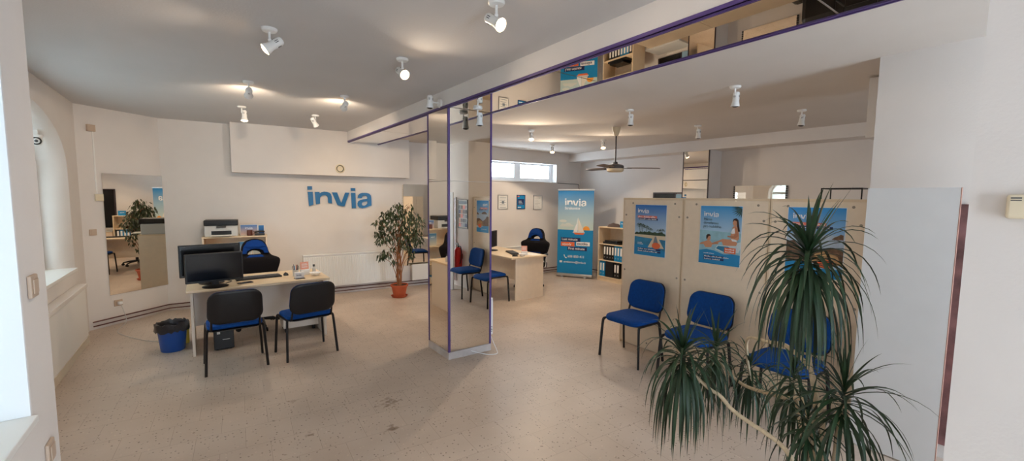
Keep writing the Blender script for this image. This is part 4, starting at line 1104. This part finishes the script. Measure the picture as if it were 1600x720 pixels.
bp('phone_icon', [[(.15, .50), (.165, .502), (.18, .475), (.172, .465), (.195, .443), (.207, .448), (.225, .43), (.215, .418), (.195, .42), (.155, .47)]], 'pwhite', 3)
bp('mail_icon', [rect(.06, .318, .118, .362), [(.066, .357), (.089, .338), (.112, .357), (.089, .343)]], 'pwhite', 3)

# ------------------------------------------------------------------ open shelf with binders
BX = 6.87
t = thing('bookshelf', 'open maple shelf of black and blue binders beside the banner', 'shelf', (BX, 5.52, 0))
SW, SD, SH = .76, .36, 1.155
for y in (0, SW-.02): obj('side_panel', box(0, SD, y, y+.02, 0, SH-.0205), M['woodtop'], t)
obj('top_board', box(-.004, SD, -.004, SW+.004, SH-.02, SH), M['woodtop'], t)
obj('back_panel', box(SD-.008, SD-.001, .0205, SW-.0205, .0, SH-.0205), M['wood'], t)
LV = (.10, .455, .80)
for z in LV: obj('shelf_board', box(.004, SD-.009, .0205, SW-.0205, z-.02, z), M['woodtop'], t)
obj('plinth_board', box(.02, .035, .0205, SW-.0205, 0, .0795), M['woodtop'], t)
def binder(col, label, y, z, group):
    b = thing('ring_binder', label, 'binder', (BX+.03, y, z), group=group)
    bm = B(); add_box(bm, 0, .28, 0, .004, 0, .315); add_box(bm, 0, .28, .064, .068, 0, .315); add_box(bm, 0, .004, .0041, .0639, 0, .315)
    obj('cover', bm, M[col], b)
    obj('spine_label', box(-.0012, -.0002, .014, .054, .12, .28), M['paper'], b)
    obj('papers', box(.02, .27, .008, .060, .008, .305), M['paper'], b)
    obj('finger_ring', lathe([(.010, 0), (.014, 0), (.014, .002), (.010, .002)], 14, Matrix.Translation((0, .034, .06)) @ Matrix.Rotation(-PI/2, 4, 'Y')), M['alu'], b)
    return b
y = 6.17
for k in range(8):
    col = 'black' if k < 4 else 'sky_blue' if k < 7 else 'black'
    binder(col, ('black' if col == 'black' else 'blue') + ' ring binder with a white spine label on the middle shelf beside the banner', y-.085-k*.073, LV[1]+.0005, ('black' if col == 'black' else 'blue')+' binders on the middle shelf')
for k in range(2): binder('sky_blue', 'blue ring binder with a white spine label on the bottom shelf beside the banner', 6.225-.045-k*.073, LV[0]+.0005, 'blue binders on the bottom shelf')
for k in range(2): binder('black', 'black ring binder with a white spine label on the bottom shelf beside the banner', 5.79-k*.073, LV[0]+.0005, 'black binders on the bottom shelf')
tag(obj('dark_box', box(6.90, 7.14, 5.88, 6.09, LV[0]+.0005, LV[0]+.33, .004), M['black']), 'black document box on the bottom shelf between blue and black binders', 'box')
tag(obj('folder_pile', add_box(box(6.90, 7.18, 5.72, 6.18, LV[2]+.0005, LV[2]+.04, .006), 6.92, 7.17, 5.80, 6.15, LV[2]+.0405, LV[2]+.075, .006), M['screen']), 'dark folders lying on the upper shelf beside the banner', 'folders')
bm = B(); bmesh.ops.create_icosphere(bm, subdivisions=3, radius=1)
for v in bm.verts: v.co = Vector((v.co.x*.10, v.co.y*.17, max(0, v.co.z)*.075*(1+.25*math.sin(v.co.y*7)*math.cos(v.co.x*5))))
bmesh.ops.translate(bm, vec=(7.02, 5.98, SH+.0005), verts=bm.verts)
tag(obj('folded_cloth', bm, mat('brown_cloth', (92, 78, 74), .95, bump=.5, bscale=60), None, True), 'crumpled brown cloth on top of the binder shelf', 'cloth')
b = thing('leaflet_box', 'small blue leaflet box on top of the binder shelf', 'leaflet box'); b.matrix_world = frame((6.96, 5.78, SH+.0005), (0, -1, 0))
obj('card', box(0, .16, 0, .05, 0, .13, .002), M['sky_blue'], b); obj('lettering', logo_bm(.03, .09, .09, -.0005), M['pwhite'], b)

# ------------------------------------------------------------------ framed notices on the window wall
for k, (x0, x1, z0, z1, lab) in enumerate(((5.12, 5.38, 1.50, 1.805, 'framed grey notice on the window wall, leftmost of three'), (5.62, 5.85, 1.50, 1.81, 'framed blue notice on the window wall, middle of three'), (6.09, 6.35, 1.485, 1.805, 'framed plain grey notice on the window wall, right of three'))):
    fr = frame((x0, 7.549, z0), (1, 0, 0)); w = x1-x0; h = z1-z0
    t = thing('framed_notice', lab, 'framed notice'); t.matrix_world = fr
    obj('frame', plate([rect(0, 0, w, h), rect(.012, .012, w-.012, h-.012)], .014, 0), M['alu'] if k != 1 else M['pnavy'], t)
    obj('sheet', box(.012, w-.012, -.006, -.001, .012, h-.012), (M['paper'], M['sky_blue'], M['paper'])[k], t)
    ln = B()
    if k == 0:
        for i in range(5): add_plate(ln, [rect(.05, .04+i*.05, w-.05-.02*(i % 2), .048+i*.05)], .0006, -.0062)
        add_plate(ln, [rect(.10, .12, .16, .175)], .0006, -.007)
        obj('printed_text', ln, M['pgrey'], t)
    elif k == 1:
        add_plate(ln, [rect(.03, .09, w-.03, .22)], .0006, -.0062); obj('printed_block', ln, M['pnavy'], t)
        l2 = B()
        for i in range(3): add_plate(l2, [rect(.05, .11+i*.03, w-.06-.02*i, .12+i*.03)], .0006, -.007)
        add_plate(l2, [rect(.03, .03, .12, .05)], .0006, -.0062); obj('printed_text', l2, M['pwhite'], t)
        l3 = plate([rect(.02, h-.045, .07, h-.02)], .0006, -.0062); obj('orange_mark', l3, M['porange'], t)
    else:
        for i in range(7): add_plate(ln, [rect(.04, .04+i*.034, w-.06-.03*(i % 3), .043+i*.034)], .0006, -.0062)
        obj('printed_text', ln, M['pgrey'], t)
tag(obj('wall_cable', tube([(6.80, 7.54, 2.10), (7.40, 7.54, 2.09), (7.48, 7.535, 2.085), (7.50, 7.53, 2.05), (7.50, 7.53, 1.2)], .006, 6), M['black'], None, True), 'black cable running from the high window to the room corner', 'cable')

# ------------------------------------------------------------------ ceiling fan
t = thing('ceiling_fan', 'three-bladed brown ceiling fan on a long dark rod', 'ceiling fan', (4.98, 4.26, ZR))
obj('canopy', lathe([(0, 0), (.062, 0), (.058, -.03), (.036, -.10), (.022, -.125), (0, -.125)], 24), M['cream'], t, True)
obj('rod', tube([(0, 0, -.12), (0, 0, -.52)], .011, 10), M['darktrim'], t, True)
mt_ = obj('motor', lathe([(0, -.50), (.03, -.50), (.035, -.53), (.10, -.545), (.125, -.56), (.125, -.60), (0, -.60)], 32), M['darkgrey'], t, True)
obj('lower_cap', lathe([(0, -.60), (.125, -.60), (.12, -.635), (.09, -.65), (0, -.652)], 32), M['cream'], t, True)
for k, a in enumerate((-36, 84, 204)):
    a = math.radians(a-2)
    mt = Matrix.Rotation(a, 4, 'Z') @ Matrix.Translation((0, 0, -.585)) @ Matrix.Rotation(math.radians(9), 4, 'X')
    bm = plate([[(.18, -.05), (.30, -.062), (.62, -.06), (.65, -.03), (.65, .03), (.62, .06), (.30, .062), (.18, .05)]], .007, 0)
    bmesh.ops.transform(bm, matrix=mt @ Matrix.Rotation(PI/2, 4, 'X'), verts=bm.verts)
    bl_ = obj('blade', bm, M['fanblade'], t)
    ar = box(.10, .24, -.015, .015, -.008, .0, .002); bmesh.ops.transform(ar, matrix=mt @ Matrix.Translation((0, 0, -.006)), verts=ar.verts); obj('blade_arm', ar, M['darkgrey'], bl_)

# ------------------------------------------------------------------ spotlights
def spot(label, base_, aim, on, up=(0, 0, 1), stem=.085, group='white spotlights', sidewall=False, off=(0, 0, 0), watt=None, cone=140):
    """base_: point on the ceiling; aim: direction the bulb looks; up: surface normal pointing away from the room"""
    t = thing('ceiling_spotlight' if not sidewall else 'wall_spotlight', label, 'spotlight', base_, group=group); t.scale = (.86, .86, .86)
    n = -Vector(up).normalized()
    q = Vector((0, 0, 1)).rotation_difference(n).to_matrix().to_4x4()
    obj('mount', lathe([(0, 0), (.056, 0), (.056, .012), (.048, .022), (.014, .026), (0, .026)], 28, q), M['whitegloss'], t, True)
    j = n*stem + Vector(off)
    obj('stem', tube([n*.02, n*.05, j], .009, 10), M['whitegloss'], t, True)
    aim = Vector(aim).normalized()
    qa = Vector((0, 0, 1)).rotation_difference(aim).to_matrix().to_4x4()
    side = (n - aim*n.dot(aim)); side = side.normalized() if side.length > .15 else Vector((1, 0, 0)).cross(aim).normalized()
    cpt = j + side*.040 if sidewall or n.dot(aim) < .9 else j + aim*.045 + Vector((.03, 0, 0))
    mt = Matrix.Translation(cpt) @ qa
    hd = obj('head', lathe([(0, -.078), (.022, -.076), (.031, -.066), (.034, -.050), (.033, .020), (.035, .032), (.046, .074), (.043, .074), (.032, .034), (0, .032)], 28, mt), M['whitegloss'], t, True)
    sl = B()
    for a in (0, PI/2, PI, 3*PI/2):
        for o in (-.18, .18): add_box(sl, .0335, .0352, -.0025, .0025, -.035, -.012, matrix=None) if False else bmesh.ops.transform(sl, matrix=mt @ Matrix.Rotation(a+o, 4, 'Z'), verts=[v for v in add_box(sl, .0325, .0350, -.0024, .0024, -.045, -.018).verts][-8:])
    obj('slot_pattern', sl, M['darkgrey'], hd)
    kn = B(); bmesh.ops.create_uvsphere(kn, u_segments=12, v_segments=8, radius=.014); bmesh.ops.translate(kn, vec=j, verts=kn.verts); obj('joint', kn, M['whitegloss'], t, True)
    obj('bulb', lathe([(0, .086), (.018, .084), (.034, .077), (.041, .068), (.041, .058), (0, .058)], 24, mt), M['bulb'] if on else M['lampglass'], t, True)
    if on:
        l = bpy.data.lights.new('spot_lamp', 'SPOT'); l.energy = watt or SPOT_W; l.color = (1, .80, .58); l.spot_size = math.radians(cone); l.spot_blend = .9 if cone < 170 else .12; l.shadow_soft_size = .03
        lo = bpy.data.objects.new('spot_lamp', l); C.objects.link(lo); lo.parent = t
        ql = Vector((0, 0, -1)).rotation_difference(aim).to_matrix().to_4x4()
        lo.matrix_local = Matrix.Translation(cpt + aim*.10) @ ql
    return t
GL = 'white ceiling spotlights'
spot('lit white ceiling spotlight aimed left and down, nearest to the left wall at the front', (.42, 3.33, ZL), (-.79, .10, -.60), True, watt=22)
spot('lit white ceiling spotlight aimed at the camera, between the column and the left lamps', (1.36, 3.38, ZL), (.10, -.84, -.48), True, watt=26)
spot('lit white ceiling spotlight nearest the camera at the top of the picture', (1.40, 2.09, ZL), (.20, -.80, -.52), True, watt=12)
spot('white ceiling spotlight nearest the left wall in the front row, out of the picture top', (.42, 2.09, ZL), (.1, .3, -.9), True, watt=14)
spot('white ceiling spotlight aimed away at the back wall, above the left desk chairs', (.43, 4.97, ZL), (.02, .90, -.30), True)
spot('white ceiling spotlight aimed away at the duct box, middle row near the beam', (1.34, 5.0, ZL), (.05, .92, -.28), True)
spot('lit white ceiling spotlight pointing straight down beside the duct box', (.47, 6.39, ZL), (-.02, -.12, -1), True)
spot('white ceiling spotlight in the back row tilted right towards the beam end', (1.33, 6.43, ZL), (.50, .35, -.75), True)
spot('white spotlight on the side of the beam above the mirror column', (2.1, 4.19, 2.735), (-.02, .04, -1), False, up=(1, 0, 0), sidewall=True, stem=.10)
spot('white spotlight hanging from the beam mirror in front of the column', (2.36, 3.86, ZB-.001), (0, .05, -1), False)
spot('lit small ceiling spotlight near the high window, left of two', (4.17, 5.24, ZR), (-.28, -.36, -.9), True, watt=66, cone=173)
spot('lit small ceiling spotlight near the high window, right of two', (5.64, 6.42, ZR), (-.3, -.36, -.9), True, watt=60, cone=173)
spot('lit small ceiling spotlight above the banner left of the fan', (5.84, 5.28, ZR), (-.28, -.34, -.9), True, watt=46, cone=173)
spot('unlit white ceiling spotlight above and right of the fan rod', (4.13, 3.34, ZR), (-.05, .02, -1), False)
spot('unlit small white ceiling spotlight above the far mirror pillar', (5.73, 3.43, ZR), (.12, .1, -1), False)
spot('unlit white ceiling spotlight nearest the camera on the right ceiling', (4.03, 2.06, ZR), (.12, .12, -.98), False)
spot('unlit white ceiling spotlight nearest the partition wall on the right ceiling', (5.66, 2.11, ZR), (-.02, .1, -1), False)

# ------------------------------------------------------------------ small fittings
def wall_plate(name, label, cat, fr, x, z, w, h, m, d=.012, parts=True):
    t = thing(name, label, cat); t.matrix_world = fr @ Matrix.Translation((x, 0, z))
    obj('cover', box(-w/2, w/2, -d, -.0005, -h/2, h/2, .004), M[m], t)
    if parts: obj('rocker', box(-w*.32, w*.32, -d-.004, -d-.0002, -h*.32, h*.32, .0015), M[m], t)
    return t
wall_plate('light_switch', 'beige light switch left of the corner wall mirror', 'switch', frc, .11, 1.255, .08, .08, 'bisque')
wall_plate('junction_box', 'cream box under the thin cable duct beside the corner wall mirror', 'box', frc, .20, 1.70, .085, .09, 'cream', .03, False)
wall_plate('alarm_sensor', 'small cream and brown box high on the corner wall above the mirror', 'sensor', frc, .16, 2.575, .085, .085, 'bisque', .035)
t = wall_plate('wall_socket', 'beige wall socket with a white plug under the corner mirror', 'socket', frc, .34, .285, .10, .085, 'bisque')
obj('plug', box(-.02, .022, -.055, -.017, -.022, .020, .006), M['pwhite'], t)
tag(obj('cable_duct', box(.178, .192, -.008, 0, 1.75, 2.54), M['white'], matrix=frc), 'thin white cable duct running down the corner wall to the cream box', 'cable duct')
s0 = wall_local(frc, .34, .05, .26)
tag(obj('power_cable', tube(catmull([s0, s0+Vector((.03, -.03, -.10)), s0+Vector((.05, -.10, -.22)), Vector((-.92, 7.30, .006)), Vector((-.86, 7.05, .006)), Vector((-.6, 6.6, .006)), Vector((-.40, 6.40, .006)), Vector((-.33, 6.30, .006))], 6), .004, 6), M['grey'], None, True), 'pale power cable trailing from the socket across the floor to the desk', 'cable')
frp = frame((-.5, 0, 0), (0, 1, 0))
wall_plate('light_switch', 'beige light switch at eye height on the near left wall beside the window', 'switch', frp, 2.215, 1.42, .08, .08, 'bisque')
wall_plate('light_switch', 'beige light switch low on the near left wall under the window corner', 'switch', frp, 2.25, .785, .08, .08, 'bisque')
# dome camera in the arch
t = thing('security_camera', 'white dome security camera inside the window arch', 'camera', (-1.37, 6.66, 2.345))
obj('mount', lathe([(0, .02), (.05, .02), (.055, 0), (.05, -.012), (0, -.012)], 24), M['whitegloss'], t, True)
bm = B(); bmesh.ops.create_uvsphere(bm, u_segments=20, v_segments=12, radius=.05); bmesh.ops.translate(bm, vec=(0, 0, -.045), verts=bm.verts); obj('dome', bm, M['whitegloss'], t, True)
ql = Vector((0, 0, 1)).rotation_difference(Vector((.2, -.85, -.35)).normalized()).to_matrix().to_4x4()
ql = Vector((0, 0, 1)).rotation_difference(Vector((.2, -.95, -.12)).normalized()).to_matrix().to_4x4()
obj('lens_ring', lathe([(.036, .036), (.042, .030), (.036, .042), (.028, .044), (.028, .036)], 24, Matrix.Translation((0, 0, -.045)) @ ql), M['black'], t, True)
obj('lens', lathe([(0, .052), (.014, .050), (.015, .044)], 16, Matrix.Translation((0, 0, -.045)) @ ql), M['darkgrey'], t, True)
obj('bracket', box(-.02, .02, -.02, .02, .02, .12, .004), M['whitegloss'], t)
# beige alarm box on the near right wall
t = thing('alarm_keypad', 'beige plastic alarm box on the white wall at the right edge', 'alarm box', (2.1, .10, 1.735))
obj('case', box(-.035, -.0005, -.14, .077, -.036, .040, .008), M['cream'], t)
vb = B(); add_box(vb, -.0365, -.0352, .045, .068, .027, .031); add_box(vb, -.0365, -.0352, .045, .068, .020, .023); add_box(vb, -.0365, -.0352, .012, .016, .022, .026)
obj('vent_slots', vb, M['darkgrey'], t)
# white extension box on the column side
t = thing('wall_heater', 'slim white unit with small vents on the right side of the mirror column', 'heater', (2.634, 4.06, .40))
obj('case', box(0, .045, -.03, .16, -.23, .20, .006), M['whitegloss'], t)
vb = B()
for k in range(4): add_box(vb, .012, .036, -.0315, -.0302, -.19+k*.018, -.184+k*.018)
obj('vents', vb, M['darkgrey'], t)
tag(obj('column_cable', tube(catmull([(2.655, 4.05, .17), (2.66, 4.0, .10), (2.665, 3.93, .02), (2.62, 3.86, .006), (2.52, 3.90, .006), (2.42, 3.975, .03), (2.36, 3.985, .055)], 6), .0045, 6), M['pwhite'], None, True), 'white cable curling on the floor at the foot of the mirror column', 'cable')

# ------------------------------------------------------------------ tall white panel, display behind it, things on the partition wall
t = thing('display_board', 'tall white laminate board standing right of the cupboards', 'board', (3.74, .505, 0))
obj('panel', box(0, .022, 0, .45, .01, 1.838), M['board'], t)
obj('edge_strip', box(-.0005, .0225, -.004, -.0001, .01, 1.838), mat('edge_brown', (170, 130, 116), .5), t)
for y in (.03, .38): obj('foot', box(-.0, .20, y, y+.03, 0, .0095), M['grey'], t)
t = thing('picture_panel', 'dark red-brown glossy picture panel in the gap beside the white board', 'panel', (4.034, .36, 0))
obj('panel', box(-.02, -.0005, 0, .19, .10, 1.735), M['darkred'], t)
obj('frame_strip', box(-.024, -.0005, .19, .20, .10, 1.745), M['grey'], t)
frx = frame((4.034, 0, 0), (0, -1, 0))
t = thing('film_poster', 'framed poster of small film pictures on the white partition wall', 'poster'); t.matrix_world = frx @ Matrix.Translation((-1.0, 0, 1.15))
obj('frame', plate([rect(0, 0, .38, .55), rect(.012, .012, .368, .538)], .012, 0), M['black'], t)
obj('sheet', box(.012, .368, -.004, -.001, .012, .538), M['paper'], t)
cols = ['pnavy', 'darkred', 'prock', 'phair', 'pskin', 'pgrey', 'pcoral', 'black', 'movie']
for i in range(4):
    for j in range(5):
        obj('picture', plate([rect(.03+i*.082, .03+j*.085, .104+i*.082, .105+j*.085)], .0006, -.0045), M[cols[(i*5+j*7) % 9]], t)
obj('title_bar', plate([rect(.03, .465, .35, .525)], .0006, -.0045), M['pgrey'], t)
t = thing('fire_extinguisher', 'red fire extinguisher hanging on the partition wall, seen in the mirror column', 'fire extinguisher', (3.95, .77, .36))
obj('cylinder', lathe([(0, 0), (.07, 0), (.078, .012), (.078, .36), (.06, .41), (.03, .43), (0, .43)], 28), M['red'], t, True)
obj('label', lathe([(.0785, .10), (.0785, .28)], 28), M['paper'], t) if False else None
obj('valve', lathe([(0, .43), (.02, .43), (.02, .47), (0, .47)], 14), M['black'], t, True)
hn = B(); add_box(hn, -.012, .012, -.09, .01, .47, .485, .004); add_box(hn, -.012, .012, -.10, .0, .495, .508, .004)
obj('handle', hn, M['black'], t)
obj('hose', tube(catmull([(0, .02, .455), (0, .10, .44), (0, .125, .32), (0, .10, .18), (-.01, .085, .12)], 6), .010, 8), M['black'], t, True)
obj('wall_bracket', box(.06, .083, -.03, .03, .20, .30), M['blackmetal'], t)
# things beyond the cupboards
t = thing('sofa', 'black leather sofa against the far right wall behind the cupboards', 'sofa', (6.75, 1.25, 0))
obj('seat', box(0, .8, .165, 1.585, .15, .42, .05), M['sofa'], t); obj('backrest', box(.56, .80, .165, 1.585, .425, 1.0, .07), M['sofa'], t)
for y in (0, 1.59): obj('armrest', box(0, .8, y, y+.16, .10, .62, .05), M['sofa'], t)
for x in (.05, .70):
    for y in (.05, 1.65): obj('foot', box(x, x+.05, y, y+.05, 0, .11), M['black'], t)
t = thing('metal_rack', 'dark metal frame rack just showing above the right cupboard', 'rack', (6.0, 1.58, 0))
rk = B()
for z in (.02, .65, 1.28, 1.885):
    for x in (0, .30): add_box(rk, x, x+.012, 0, .40, z, z+.014)
    for y in (0, .388): add_box(rk, 0, .312, y, y+.012, z, z+.014)
for x in (0, .30):
    for y in (0, .388): add_box(rk, x, x+.012, y, y+.012, 0, 1.899)
obj('frame', rk, M['blackmetal'], t)
